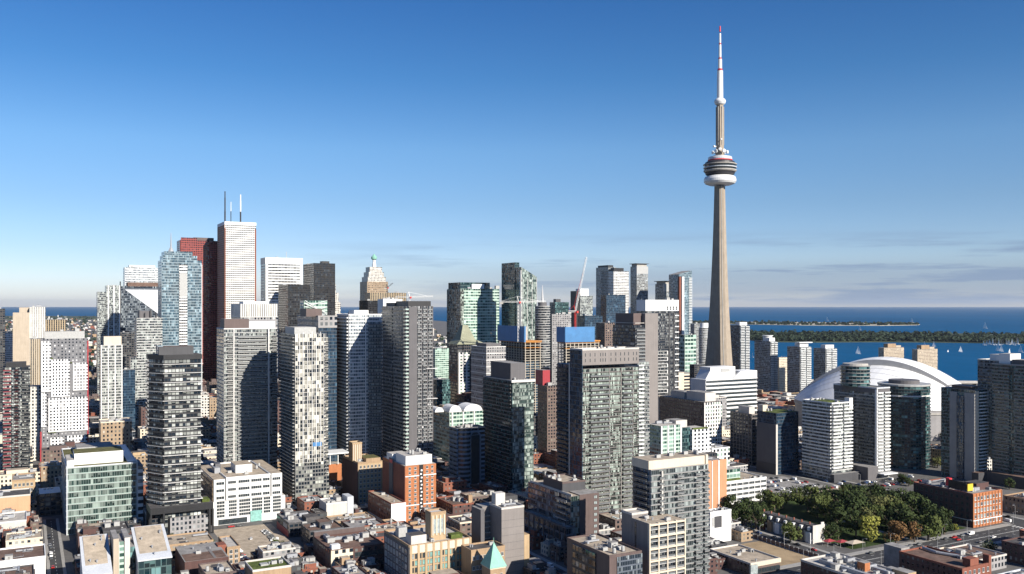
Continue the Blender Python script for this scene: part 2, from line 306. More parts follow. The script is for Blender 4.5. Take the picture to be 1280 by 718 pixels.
class B:
    """A building: an Empty at its near corner, +x along the sunny street front, +y back along the shaded side."""
    def __init__(s, name, short, label, cat, xl, xc, xr, yt, Y, dp=None, group=None):
        s.X, s.Y, s.yt = (xc - 640) / F * Y, Y, yt
        kl, kc, kr = [(q - 640) / F for q in (xl, xc, xr)]
        s.L = Y * (kr - kc) / (CT - kr * ST)
        s.D = dp if dp else Y * (kc - kl) / (ST + kl * CT)
        s.h = s.z(yt); s.root = thing(name, label, cat, (s.X, Y, 0), TH, group)
        gu, gw = w2g(s.X, Y); s.gu, s.gw = gu, gw
        FOOT.append([gu, gu + s.L, gw, gw + s.D, s.h, short]); s.rnd = random.Random(short)
    def z(s, py): return H - (py - HOR) * s.Y / F
    def fx(s, p): return s.Y * ((p - 640) / F - s.X / s.Y) / (CT - (p - 640) / F * ST)     # metres along the front for a photo column
    def box(s, n, mat, x0=0, x1=None, y0=0, y1=None, z0=0, z1=None, fh=3.0, bay=3.0, roof='roof_grey', par=None, z1b=None, kind=None):
        x1 = s.L if x1 is None else x1; y1 = s.D if y1 is None else y1; z1 = s.h if z1 is None else z1
        bay *= .55 if mat in FINE else 1.0
        b = MB(); nf = max(1, round((z1 - z0) / fh)); f2 = (z1 - z0) / nf
        b.box(x0, x1, y0, y1, z0, z1, 0, 1, bay=bay, fh=f2, z1b=z1b)
        # storeys counted from this block's foot
        b.uv = [(u, v - z0 / f2) if i < 16 else (u, v) for i, (u, v) in enumerate(b.uv)]
        o = b.build(n, [mat, roof], s.root)
        if par:
            p = MB(); p.ring(x0 - .12, x1 + .12, y0 - .12, y1 + .12, .5, z1 - .25, z1 + .9); p.build('parapet', par, s.root)
        return o
    def part(s, n, mat, x0, x1, y0, y1, z0, z1, parent=None):
        b = MB(); b.box(x0, x1, y0, y1, z0, z1); return b.build(n, mat, parent or s.root)
    def bands(s, mat, x0=0, x1=None, y0=0, y1=None, z0=0, z1=None, fh=3.0, p=.25, t=.5, n='floor_band', skip=1):
        x1 = s.L if x1 is None else x1; y1 = s.D if y1 is None else y1; z1 = s.h if z1 is None else z1
        k = max(1, round((z1 - z0) / fh)); f2 = (z1 - z0) / k
        b = MB(); b.ring(x0 - p, x1 + p, y0 - p, y1 + p, p + .3, 0, t); me = b.data(n, [mat])
        for i in range(1, k + 1, skip): link(n, me, s.root, (0, 0, z0 + i * f2 - t * .6))
    def balc(s, face, a0, a1, z0, z1, fh=3.0, d=1.7, slab='white_slab', rail='condo_rail', skip=1, at0=0.0):
        """One balcony per storey on face W (front) or N (shaded side), from a0 to a1 metres along it."""
        k = max(1, round((z1 - z0) / fh)); f2 = (z1 - z0) / k; b = MB()
        q = [(a0, a1, -d, .1, 0, .24, 0), (a0, a1, -d, -d + .07, .24, 1.25, 1), (a0, a0 + .07, -d + .07, 0, .24, 1.25, 1), (a1 - .07, a1, -d + .07, 0, .24, 1.25, 1)]
        for c in q:
            if face == 'W': b.box(c[0], c[1], c[2] + at0, c[3] + at0, c[4], c[5], c[6])
            else: b.box(c[2] + at0, c[3] + at0, c[0], c[1], c[4], c[5], c[6])
        me = b.data('balcony', [slab, rail])
        for i in range(1, k, skip): link('balcony', me, s.root, (0, 0, z0 + i * f2 - .1))
    def piers(s, face, n, w, p, z0, z1, mat, a0=0, a1=None, name='pier', at0=0.0):
        a1 = (s.L if face == 'W' else s.D) if a1 is None else a1
        b = MB(); b.box(-w / 2, w / 2, -p, .1, 0, z1 - z0) if face == 'W' else b.box(-p, .1, -w / 2, w / 2, 0, z1 - z0)
        me = b.data(name, [mat])
        for i in range(n):
            q = a0 + w / 2 + (a1 - a0 - w) * (i / max(1, n - 1))
            link(name, me, s.root, (q, at0, z0) if face == 'W' else (at0, q, z0))
    def windows(s, face, nc, nr, w, h, a0, a1, z0, z1, frame='white_slab', glass=('window_glass',), at0=0.0, sill=True, skip=()):
        mes = []
        for g in glass:
            b = MB(); W_ = face == 'W'
            def bx(u0, u1, d0, d1, q0, q1, mi):
                b.box(u0, u1, d0, d1, q0, q1, mi) if W_ else b.box(d0, d1, u0, u1, q0, q1, mi)
            bx(-w / 2, w / 2, -.05, .1, 0, h, 1)
            for u0, u1, q0, q1 in ((-w / 2 - .12, -w / 2, -.12, h + .12), (w / 2, w / 2 + .12, -.12, h + .12), (-w / 2, w / 2, h, h + .12), (-w / 2, w / 2, -.12, 0), (-.05, .05, .0, h)):
                bx(u0, u1, -.16, .1, q0, q1, 0)
            if sill: bx(-w / 2 - .25, w / 2 + .25, -.3, .1, -.3, -.121, 0)
            mes.append(b.data('window', [frame, g]))
        for r in range(nr):
            for c in range(nc):
                if (r, c) in skip: continue
                q = a0 + (c + .5) * (a1 - a0) / nc; zz = z0 + (r + .5) * (z1 - z0) / nr - h / 2
                link('window', s.rnd.choice(mes), s.root, (q, at0, zz) if face == 'W' else (at0, q, zz))
    def units(s, n, z=None, x0=None, x1=None, y0=None, y1=None, kinds=(0, 0, 1, 2, 3, 4, 5, 7)):
        z = s.h if z is None else z; x0 = 1.5 if x0 is None else x0; x1 = s.L - 1.5 if x1 is None else x1
        y0 = 1.5 if y0 is None else y0; y1 = s.D - 1.5 if y1 is None else y1
        for i in range(n):
            k = s.rnd.choice(kinds); m = {1: 3.2, 2: 4.7, 4: 2.3, 6: 3.5, 7: 3.1, 8: 2.8, 9: 3.4}.get(k, 1.6)
            if x1 - x0 < 2 * m or y1 - y0 < 2 * m: k, m = 5, .7
            if x1 - x0 < 2 * m or y1 - y0 < 2 * m: continue
            o = link('rooftop_unit', unit_mesh(k), s.root, (s.rnd.uniform(x0 + m, x1 - m), s.rnd.uniform(y0 + m, y1 - m), z)); o.rotation_euler = (0, 0, s.rnd.choice((0, 0, R(90), R(180))))
    def pent(s, n, mat, x0, x1, y0, y1, z0, z1, roof='roof_grey', fh=3.0, bay=3.0, lip=None):
        o = s.box(n, mat, x0 * s.L, x1 * s.L, y0 * s.D, y1 * s.D, z0, z1, fh, bay, roof)
        if lip:
            p = MB(); p.ring(x0 * s.L - .12, x1 * s.L + .12, y0 * s.D - .12, y1 * s.D + .12, .4, z1 - .2, z1 + .4); p.build('cornice', lip, s.root)
        return o
plain('green_slab', (.28, .32, .3), .5, .15); plain('shaded_slab', (.15, .19, .24), .6, .15, streak=.3); plain('condo_rail', (.13, .14, .145), .25, .2, spec=.5); plain('dark_rail', (.035, .038, .04), .2, .3, spec=.5); plain('white_rail', (.62, .63, .62), .5, .1)
plain('red_rail', (.17, .02, .03), .4, .2); plain('green_rail', (.35, .45, .4), .25, .2)
# ------------------------------------------------------------------ downtown towers, left to right, far and near
def tower(name, short, label, cat, xl, xc, xr, yt, Y, wall, fh=3.0, bay=3.0, dp=None, roof='roof_grey', par=None, bands=None, n=3, wname='glass_wall', group=None):
    b = B(name, short, label, cat, xl, xc, xr, yt, Y, dp, group)
    b.box(wname, wall, fh=fh, bay=bay, roof=roof, par=par)
    if bands: b.bands(bands, fh=fh)
    if n: b.units(n)
    return b
O, C, K = 'office_tower', 'condo_tower', 'skyscraper'
tower(O, 'dark edge tower', 'dark brown office slab cut by the left edge of the picture', K, -30, -16, 6, 386, 1150, 'dark_office', dp=30)
tower(C, 'thin teal slab', 'thin white and teal slab between the dark edge tower and the beige tower', K, 5, 6, 17, 416, 1260, 'white_blue', dp=20)
b = B(O, 'beige tower', 'beige concrete office tower with one blank end and white window strips', K, 15, 16, 57, 391, 1180, 34)
b.box('concrete_wall', 'beige', x1=b.fx(37)); b.box('window_wall', 'vertical_white', x0=b.fx(37), bay=2.2, z1=b.z(384), y0=.8, fh=3.4)
b.box('concrete_wall', 'beige', x0=b.fx(24), y0=10, y1=40, z1=b.z(384.5), x1=b.L - 1); b.units(3, b.z(384), b.fx(38), None, 4)
b = tower(O, 'ribbed brown office', 'brown office block with vertical concrete ribs behind the grey panel tower', 'office building', 50, 51, 83, 400, 1350, 'vertical_brown', bay=3.2, dp=40, n=4, wname='rib_wall')
b = tower(O, 'low ribbed block', 'narrow brown block with vertical ribs beside the beige tower', 'office building', 36, 37, 51, 424, 1100, 'vertical_brown', bay=2.4, dp=30, n=1, wname='rib_wall')
b.piers('W', 6, .8, .5, 0, b.h, 'tan_concrete')
# grey tower with white projecting panels
b = B(C, 'white panel tower', 'grey condo tower wearing stacked bright white projecting panels', K, 50, 51, 110, 424, 900, 24)
b.box('window_wall', 'grey_punched', fh=3.1, bay=3.3); b.box('penthouse', 'unit_pale', b.fx(56), b.fx(106), 3, 20, b.h, b.z(415))
for x0, x1, y0, y1 in ((51.5, 63.5, 427, 490), (63.8, 87, 450, 497), (91, 109.5, 455, 490), (60.5, 109.8, 498.5, 541), (51.5, 58, 491, 534), (63, 80, 548, 575), (84, 109, 547, 556)):
    o = b.box('white_bay', 'white_panel_windows', b.fx(x0), b.fx(x1), -1.5, -.02, b.z(y1), b.z(y0), 3.1, 3.0, 'white_panel')
b.part('red_fin', 'red_panel', b.L - .8, b.L + .5, -.6, 6, b.z(555), b.z(427)); b.part('red_fin', 'red_panel', -.6, .8, -.5, 6, b.z(598), b.z(540))
for x0, x1, yy in ((63, 66, 449), (88, 90, 455), (60, 70, 542)):
    b.part('roof_planting', 'roof_moss', b.fx(x0), b.fx(x1), -1.2, -.2, b.z(yy) - .2, b.z(yy) + 1.0)
b.units(3, b.z(415), b.fx(58), b.fx(104), 5, 18)
# condo with dark red balconies
b = tower(C, 'red balcony condo', 'dark condo block with stacked dark red balcony fronts and a black cap', K, 2, 3, 38, 460, 760, 'condo_black_glass', dp=26, roof='roof_dark', n=2)
b.box('penthouse', 'black_metal', b.fx(7), b.fx(33), 3, 20, b.h, b.z(454), roof='roof_dark')
for a0, a1, rl_, sk in ((.03, .3, 'red_rail', 1), (.34, .66, 'condo_rail', 1), (.42, .58, 'red_rail', 1), (.7, .97, 'dark_rail', 1)): b.balc('W', a0 * b.L, a1 * b.L, 8, b.h, 3.0, 1.6 if sk == 1 else 1.7, 'grey_slab', rl_, sk)
b = tower(O, 'pale punched block', 'low pale block with square windows beside the red balcony condo', 'office building', 37, 38, 51, 484, 905, 'pale_windows', dp=24, bay=3.4, fh=3.4, n=1)
b = tower(C, 'slim twin slab', 'slim white condo of two joined slabs left of the slanted glass office', K, 121, 133, 150, 357, 1400, 'condo_white_glass', dp=30, n=1)
b.box('glass_wall', 'condo_white_glass', b.fx(122), -.05, 2, 26, 0, b.z(365)); b.piers('W', 3, 1.6, .6, 0, b.h, 'white_panel', a0=2)
b = tower(C, 'cream cap condo', 'white gridded condo with a cream mechanical cap in front of the slim twin slab', K, 125, 126, 153, 432, 1000, 'condo_white_glass', dp=24, fh=3.2, bay=2.6, n=0)
b.box('penthouse', 'cream', b.fx(130), b.fx(152), 2, 20, b.h, b.z(421)); b.piers('W', 4, .9, .4, 0, b.h, 'white_panel'); b.bands('white_slab', fh=3.2, t=.45)
b = tower('apartment_block', 'tan parapet block', 'squat tan brick block with cluttered white roof below the cream cap condo', 'apartment block', 124, 126, 165, 529, 870, 'tan_windows', dp=26, fh=4, bay=3.6, roof='roof_pale', par='cream', n=9)
# slanted glass office
b = B(O, 'pale blue office', 'pale blue glass office rising behind the slanted dark glass office', K, 155, 156, 200, 334, 1650, 30)
b.box('glass_wall', 'white_blue', fh=4.2, bay=4); b.box('penthouse', 'white_panel', 8, b.L - 8, 5, 20, b.h, b.h + 4); b.units(3)
b = B(O, 'slanted glass office', 'dark glass office with a bright slanted white reflection on its upper face', K, 149, 151, 203, 358, 1450, 34)
b.box('glass_wall', 'slate_glass', fh=4, bay=3.5, roof='roof_brown')
z0, z1 = b.z(362), b.z(392); m = MB()
m.face([(b.fx(156), -.4, z0), (b.fx(203) - .2, -.4, z1 - 6), (b.fx(203) - .2, -.4, z0)], 0); m.face([(b.fx(156), -.4, z0), (b.fx(203) - .2, -.4, z0), (b.fx(203) - .2, 0, z0), (b.fx(156), 0, z0)], 0)
m.build('slanted_reflection', 'light_metal', b.root)  # pale triangle painted in for a reflection on the glass
b.box('penthouse', 'roof_brown', b.fx(160), b.L, 4, 30, b.h, b.z(353), roof='roof_brown'); b.units(5, b.z(353), b.fx(162))
b.part('corner_fin', 'black_metal', -1.0, 0.02, -.6, 8, 0, b.z(352))
tower(O, 'dark banded slab', 'dark glass slab with pale bands below the slanted glass office', K, 151, 152, 173, 416, 1210, 'dark_office', dp=24, n=2)
tower(O, 'navy low slab', 'low navy glass slab beside the cream cap condo', 'office building', 152, 153, 169, 463, 1020, 'navy_glass', dp=20, n=1)
b = tower(C, 'stepped white condo', 'white stepped condo in front of the blue glass tower', K, 169, 171, 203, 398, 1100, 'condo_white_glass', dp=28, fh=3.2, bay=3.0, n=3, roof='roof_dark')
b.box('penthouse', 'mid_grey', 3, b.fx(190), 4, 20, b.h, b.z(389)); b.bands('white_slab', fh=3.2, t=.5)
for i in range(4): b.part('roof_fin', 'dark_grey', b.fx(174 + 7 * i), b.fx(175.2 + 7 * i), 1, 8, b.h, b.z(388 + i % 2 * 3))
b.box('glass_wall', 'condo_white_glass', b.fx(163), -.05, -1, 18, 0, b.z(447), 3.2)
# blue glass tower with stepped crown
b = B(O, 'blue glass tower', 'blue glass office tower with a stepped crown and a thin needle spire', K, 198, 202, 252, 325, 1250, 40)
b.box('glass_wall', 'blue_glass', fh=3.9, bay=3.4)
for x0, x1, y in ((204, 247, 319), (206, 241, 314)): b.box('crown', 'blue_glass', b.fx(x0), b.fx(x1), 3, 36, b.h if y == 319 else b.z(319), b.z(y), 3.5)
b.box('central_strip', 'white_stripes', b.fx(224), b.fx(234), -1.4, -.02, 0, b.z(330), 3.9, 3); b.part('sign_panel', 'unit_pale', b.fx(224.5), b.fx(233.5), -1.7, -1.41, b.z(371), b.z(341))
b.part('corner_fin', 'white_panel', b.L - .2, b.L + .6, -.8, 2, 0, b.z(330))
m = MB(); m.bar((b.fx(215), 10, b.z(314)), (b.fx(215), 10, b.z(290)), 1.5, n=6, w2=.35); m.bar((b.fx(215), 10, b.z(314)), (b.fx(215), 10, b.z(308)), 4.5, n=6, w2=1.2); m.build('spire', 'duct_metal', b.root)
b = B(O, 'red granite tower', 'dark red granite tower with notched upper corners behind the white marble tower', K, 223, 225, 274, 300, 1641, 40)
b.box('granite_wall', 'red_granite', fh=3.9, bay=3.0, roof='roof_brown')
for x0, x1, y0, y1 in ((226, 246, 297, 322), (226, 240, 322, 330), (262, 273, 303, 325)): b.box('granite_bay', 'red_granite', b.fx(x0), b.fx(x1), -2.4, -.02, b.z(y1), b.z(y0), 3.9, 3.0, 'red_panel')
b.box('penthouse', 'brown_panel', b.fx(243), b.fx(268), 6, 30, b.h, b.z(296)); b.units(4, b.h)
b = B(O, 'white marble tower', 'tallest white marble office tower carrying three roof masts', K, 272, 281, 320, 281, 1605)
b.box('marble_wall', 'marble_tower', fh=3.9, bay=3.3, roof='roof_pale'); b.box('cap', 'white_panel', -.4, b.L + .4, -.4, b.D + .4, b.h, b.z(277))
for i in (0, 1): b.part('corner_strip', 'marble_strip' if 0 else 'red_brick', b.L - 2.2 if i else -.25, b.L + .25 if i else 1.4, -.5, 3, 0, b.h - 6)
b.piers('N', 12, 1.4, .5, 0, b.h, 'salmon', name='shaded_rib')  # salmon ribs colour this side with its pinkish shade
for x, y, w in ((285, 237, 1.5), (292.5, 250, .8), (304.7, 240, 1.5)):
    m = MB(); q = (b.fx(x), b.D * .4); m.bar((*q, b.z(277)), (*q, b.z(262)), w, 0, 6); m.bar((*q, b.z(262)), (*q, b.z(y + 8)), w * .85, 0 if x < 290 else 1, 6); m.bar((*q, b.z(y + 8)), (*q, b.z(y)), w * .7, 1 if x > 290 else 0, 6)
    m.build('antenna', ['mast_black', 'white_panel'], b.root)
b.units(4, b.z(277))
b = B(O, 'white banded office', 'white office block with dark window bands right of the white marble tower', K, 326, 332, 378, 326, 1680)
b.box('wall', 'white_stripes', fh=5.4, bay=6, z1=b.z(330)); b.box('cap', 'white_panel', -.4, b.L + .4, -.4, b.D + .4, b.z(330), b.z(322)); b.piers('W', 2, 4, .5, 0, b.z(330), 'white_panel')
b.units(4, b.z(322)); m = MB(); m.bar((b.L * .6, 10, b.z(322)), (b.L * .6, 10, b.z(314)), .5, n=5); m.build('antenna', 'pole_grey', b.root)
b = tower(O, 'tall black tower', 'tall plain black office tower beside the white banded office', K, 379, 392, 419, 329, 1564, 'black_tower', fh=3.8, bay=2.6, roof='roof_dark', n=2)
b.box('penthouse', 'black_metal', b.fx(404), b.fx(413), 6, 20, b.h, b.h + 4)
b = tower(O, 'short black tower', 'shorter plain black office tower in front of the white banded office', K, 348, 360, 388, 356, 1450, 'black_tower', fh=3.8, bay=2.6, roof='roof_dark', n=2)
b = B(O, 'stepped pale tower', 'pale stepped tower peeping out behind the tall black tower', K, 398, 405, 428, 392, 1750)
for i, (x, y) in enumerate(((428, 392), (426, 378), (424, 366), (421, 355), (418, 349))): b.box('tier', 'pale_windows', 0, b.fx(x), i * 2, b.D, 0 if i == 0 else zl, b.z(y), 3.6, 3.2); zl = b.z(y)
# glass box with white crossed braces
b = B('glass_pavilion', 'cross braced glass box', 'pale glass box wrapped in white crossed braces below the black towers', 'office building', 375, 380, 409, 376, 1120)
b.box('glass_wall', 'pale_green', fh=4.5, bay=3.5, roof='roof_pale', z0=b.z(420))
b.box('podium', 'dark_office', 0, b.L, 0, b.D, 0, b.z(420))
for i, (a, c) in enumerate(((376, 394), (384, 376), (392, 384), (380, 392))):
    m = MB(); m.bar((b.fx(381), -.7 - .35 * i, b.z(a)), (b.fx(409) - .5, -.7 - .35 * i, b.z(c)), .45, n=4); m.build('brace', 'white_panel', b.root)
# striped cap building and the pair of mid-rise condos
b = B(O, 'white fluted cap block', 'pale block with a fluted white cap rising behind the wide glass condo', K, 289, 301, 347, 380, 900)
b.box('wall', 'grey_windows', z1=b.z(397), fh=3.6); b.box('fluted_cap', 'vertical_white', -.3, b.L + .3, -.3, b.D + .3, b.z(397), b.z(380), 99, 2.2, 'roof_pale')
b.box('penthouse', 'white_panel', b.fx(306), b.fx(338), 6, 26, b.z(380), b.z(377)); b.units(4, b.z(380)); b.part('louvre', 'dark_grey', b.fx(333), b.fx(342), -.35, 0, b.z(408), b.z(404))
b = B(C, 'wide glass condo', 'wide pale glass condo with stacked balconies and a brown roof box', K, 271, 280, 346, 412, 740)
b.box('glass_wall', 'condo_white_glass', fh=3.05, bay=2.3, par='white_slab')
b.bands('grey_slab', fh=3.05, p=.3, t=.35); b.balc('W', b.fx(297), b.fx(333), 16, b.h - 4, 3.05, 1.9, 'white_slab', 'condo_rail'); b.balc('W', b.fx(284), b.fx(291), 16, b.h - 4, 3.05, 1.5, 'white_slab', 'dark_rail'); b.balc('W', b.fx(340), b.L - .2, 10, b.h - 4, 3.05, 1.6, 'white_slab', 'dark_rail')
b.piers('W', 1, .9, .7, 0, b.h, 'white_slab', a0=b.fx(291.5), name='fin'); b.piers('W', 1, 1.1, 2.1, 0, b.h, 'white_slab', a0=b.fx(334.5), name='fin')
b.box('penthouse', 'brown_panel', b.fx(281), b.fx(312), 2, b.D * .6, b.h, b.z(399)); b.box('penthouse', 'light_metal', b.fx(312), b.fx(345), 3, b.D * .8, b.h, b.z(402)); b.units(4)
b.box('podium', 'slate_glass', b.fx(299), b.fx(338), -9, -.05, 0, b.z(590), 4)
b = B(C, 'navy shaded condo', 'flat topped condo with a shade-coloured navy front standing between the mottled and the blue condos', K, 372, 398, 421, 400, 800)
b.box('glass_wall', 'navy_glass', fh=3.1, bay=2.4, z1=b.z(410)); b.box('frame_cap', 'grey_windows', -.2, b.L + .2, -.2, b.D + .2, b.z(410), b.z(396), 4.2, 4, par='grey_slab')  # navy glass holds the shadow tone of this front
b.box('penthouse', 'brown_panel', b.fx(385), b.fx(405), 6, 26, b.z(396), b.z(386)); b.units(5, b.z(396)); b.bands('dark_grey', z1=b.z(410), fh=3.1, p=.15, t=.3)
b = B(C, 'mottled condo', 'slim condo with a patchwork of white, grey and dark window panels', K, 350, 369, 410, 418, 690, 44)
b.box('panel_wall', 'mottled_panel', fh=3.0, bay=1.9, z0=b.z(580), z1=b.z(418)); b.box('panel_wall', 'mottled_grey', fh=3.0, bay=2.3, z1=b.z(580), x1=b.L + .6, y0=-.4)
b.box('penthouse', 'unit_pale', b.fx(369), b.fx(396), 2, 30, b.h, b.z(409.5), roof='roof_pale'); b.box('penthouse', 'brown_panel', b.fx(372), b.fx(380), 30.1, b.D - 4, b.h, b.z(411)); b.units(5, y0=31)
b.balc('N', 1, b.D - 1, 3, b.h, 2.75, 1.8, 'white_slab', 'dark_rail'); b.balc('W', b.fx(405.5), b.L - .1, 22, b.h - 5, 2.75, 1.5, 'white_slab', 'dark_rail')
for i, c in enumerate((374, 379, 384.5, 390, 395, 400.5, 405)): b.part('fin', 'white_panel', b.fx(c) - .15, b.fx(c) + .15, -.45, .05, b.z(580), b.h + (1.5 if i % 2 else 0))
b.part('accent_panel', 'screen_blue', b.fx(391), b.fx(402), -.3, .02, b.z(560), b.z(555))
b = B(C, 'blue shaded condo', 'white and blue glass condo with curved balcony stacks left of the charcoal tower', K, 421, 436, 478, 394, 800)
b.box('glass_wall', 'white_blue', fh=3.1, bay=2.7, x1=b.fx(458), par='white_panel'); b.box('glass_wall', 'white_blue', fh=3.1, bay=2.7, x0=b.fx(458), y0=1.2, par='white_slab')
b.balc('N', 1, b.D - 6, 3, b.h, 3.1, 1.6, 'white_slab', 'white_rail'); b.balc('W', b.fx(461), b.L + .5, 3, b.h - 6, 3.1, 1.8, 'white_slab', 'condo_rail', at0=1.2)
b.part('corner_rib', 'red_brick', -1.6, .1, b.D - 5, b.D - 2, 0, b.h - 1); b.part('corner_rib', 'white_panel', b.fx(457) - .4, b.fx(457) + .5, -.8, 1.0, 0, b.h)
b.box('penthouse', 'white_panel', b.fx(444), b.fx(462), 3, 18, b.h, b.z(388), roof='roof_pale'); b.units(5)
b = B(C, 'charcoal tower', 'charcoal condo tower with light balcony edges and a black roof box', K, 478, 508, 541, 383, 745)
b.box('wall', 'grey_condo', fh=3.1, bay=3.2, x1=b.L); b.balc('N', 2, b.D * .46, 3, b.h, 3.1, 1.7, 'grey_slab', 'condo_rail'); b.balc('N', b.D * .52, b.D - 1, 3, b.h, 3.1, 1.4, 'grey_slab', 'dark_rail')
b.balc('W', -1.2, 1.6, 3, b.h, 3.1, 1.2, 'white_slab', 'green_rail')
b.part('blank_strip', 'mid_grey', 2.0, b.fx(521), -.9, .02, 0, b.h - .5)
for c in (521.6, 528.5, 535): b.balc('W', b.fx(c), b.fx(c) + 3.6, 3, b.h, 3.1, 1.0, 'white_slab', 'condo_rail')
b.piers('W', 3, .9, .9, 0, b.h, 'mid_grey', a0=b.fx(526), a1=b.L, name='fin')
b.box('penthouse', 'black_metal', b.fx(512), b.L - .5, 3, b.D * .55, b.h, b.z(376.5), roof='roof_dark'); b.box('penthouse', 'dark_grey', 2, b.L - 3, b.D * .56, b.D - 4, b.h, b.z(378.5), roof='roof_dark')
for q in (462, 500, 575):
    b.part('canopy_slab', 'white_slab', b.fx(532), b.L + 3.5, -2, 2, b.z(q) - .2, b.z(q) + .3)
# pyramid-stepped tower behind
b = B(O, 'stepped pyramid tower', 'tan stepped tower tapering to a white mast with a ball finial', K, 450, 459, 485, 378, 1820)
zl = 0
for i, (a, c, y) in enumerate(((0, 1, 352), (.06, .92, 346), (.13, .85, 340), (.2, .78, 333.5))):
    b.box('tier', 'tan_windows' if i == 0 else 'pale_windows', a * b.L, c * b.L, a * b.D, c * b.D, zl, b.z(y), 3.8, 3, 'tan_concrete'); zl = b.z(y)
c = (b.L * .49, b.D * .45)
m = MB(); m.lathe([(4.5, zl), (4, zl + 6), (3, b.z(327)), (3, b.z(324.4))], 10, c); m.build('mast', 'white_panel', b.root)
m = MB(); m.lathe([(3, b.z(324.3)), (6, b.z(323)), (6, b.z(320.5)), (2, b.z(318)), (.5, b.z(316.5))], 12, c); m.build('finial', 'green_copper', b.root)
b = tower(O, 'wide tan slab', 'wide tan office slab in front of the stepped pyramid tower', K, 456, 463, 508, 366, 1700, 'vertical_brown', bay=3.5, n=4)
b = tower(O, 'dark stub tower', 'dark flat topped tower at the foot of the stepped pyramid tower', K, 449, 460, 476, 376, 1500, 'black_tower', n=2, roof='roof_dark')
b = tower(O, 'white gable end', 'white windowless tower end beside the charcoal tower', K, 472, 479, 503, 374, 1000, 'white_panel', n=4, roof='roof_pale', wname='wall')
# green glass block
b = B(O, 'green glass office', 'broad green glass office block with a sloping green cap', K, 559, 576, 624, 361, 1350)
b.box('glass_wall', 'pale_green', fh=4.4, bay=4); b.box('mottled_corner', 'olive_glass', -.6, 5, -.6, b.D, 0, b.z(362), 3.6, 2.4)  # near corner in a darker, mottled glass
b.box('cap', 'teal_glass', 2, b.L * .8, 6, b.D, b.h, b.z(353), 4, 4, 'green_copper'); b.box('penthouse', 'white_panel', b.L * .3, b.L * .62, 2, 6, b.h, b.z(355)); b.units(6)
b.part('sign_panel', 'unit_pale', b.L - 6, b.L + .3, -.4, 4, b.h, b.h + 5)
# tall glass slab with sloped right shoulder
b = B(O, 'sloped shoulder tower', 'tall dark green slab whose sunlit front slopes down to the right', K, 627, 651, 671, 334, 1300)
b.box('glass_wall', 'teal_lit', fh=3.6, bay=3, z1=b.z(334), z1b=b.z(346), x0=.8, y0=0, y1=b.D * .3, roof='teal_glass')  # lighter teal front and darker teal slab carry sun and shade in colour
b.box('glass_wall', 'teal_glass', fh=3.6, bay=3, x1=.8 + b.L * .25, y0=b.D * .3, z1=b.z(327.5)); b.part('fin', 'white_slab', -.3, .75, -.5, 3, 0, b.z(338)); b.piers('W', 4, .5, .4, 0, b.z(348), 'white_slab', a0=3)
# towers under construction
def construction(short, label, xl, xc, xr, yt, Y, yb, xs):
    b = B('unfinished_tower', short, label, 'building site', xl, xc, xr, yt, Y)
    fh = 3.1; n = int(b.h / fh); s_ = MB(); s_.box(0, b.L, 0, b.D, 0, .55); me = s_.data('floor_slab', ['tan_concrete'])
    for i in range(1, n + 1): link('floor_slab', me, b.root, (0, 0, i * fh))
    nu = max(3, round(b.L / 5)); nw = max(3, round(b.D / 6)); col = MB(); col.box(-.45, .45, -.45, .45, 0, b.h); mc = col.data('column', ['tan_concrete'])
    for i in range(nu): link('column', mc, b.root, (.8 + (b.L - 1.6) * i / (nu - 1), .2, 0))
    for j in range(1, nw): link('column', mc, b.root, (.2, .8 + (b.D - 1.6) * j / (nw - 1), 0))
    b.box('core_wall', 'dark_grey', 5, b.L - 3, 6, b.D - 4, 0, b.h - .1); b.box('window_wall', 'navy_glass', -.1, b.L * .97, 1.2, b.D - .3, 0, b.h - 8 * fh, 3.1)
    for i in range(2): b.part('formwork', 'timber_orange', -.6, b.L + .6, -.6, b.D + .4, b.h - (i * 2 + .6) * fh, b.h - (i * 2 + .45) * fh)
    for x0, x1 in xs: b.part('screen', 'screen_blue', x0, x1, -1.6, -1.3, b.z(yt) - 1, b.z(yb))
    b.part('screen', 'screen_blue', -1.6, -1.3, -1.3, b.D, b.z(yt) - 1, b.z(yb)); b.part('deck', 'timber_orange', -1.2, b.L + 1, -1.2, b.D, b.z(yt) - .6, b.z(yt) + .5)
    b.box('core_wall', 'concrete', b.L * .2, b.L * .7, b.D * .3, b.D * .7, b.h + .5, b.z(yb) - 1); b.units(4, b.h + .5)
    return b
b1 = construction('first unfinished tower', 'unfinished concrete tower with blue screens below the sloped shoulder tower', 623, 656, 676, 427, 1080, 408, ((-1.3, .5),))
b2 = construction('second unfinished tower', 'unfinished concrete tower with a wide blue screen behind the grey topped tower', 697, 707, 749, 427, 980, 409, ((-1.3, 37),))
def round_tower(name, short, label, px_, rpx, yt, Y, wall, fh=3.1, ring='white_slab', yb=None, sq=1.0, n=28):
    r = rpx * Y / F; p = at(px_, Y=Y); rt = thing(name, label, K, (p.x, p.y, 0), TH); h = H - (yt - HOR) * Y / F
    gu, gw = w2g(p.x, p.y); FOOT.append([gu - r, gu + r, gw - r * sq, gw + r * sq, h, short])
    def rg(rr, z): return [(rr * math.cos(2 * math.pi * i / n), sq * rr * math.sin(2 * math.pi * i / n), z) for i in range(n)]
    k = round(h / fh); f2 = h / k; b = MB(); per = 2 * math.pi * r / n / 2.6
    b.loft([rg(r, 0), rg(r, h)], 0, True, [0, k]); b.uv = [(u * max(1, round(per)), v) for u, v in b.uv]; b.m[-2:] = [1, 1]
    o = b.build('glass_wall', [wall, 'roof_grey'], rt)
    s_ = MB(); s_.loft([rg(r + .5, 0), rg(r + .5, .55)], 0); me = s_.data('floor_band', [ring])
    for i in range(1, k + 1): link('floor_band', me, rt, (0, 0, i * f2 - .3))
    return rt, r, h, rg
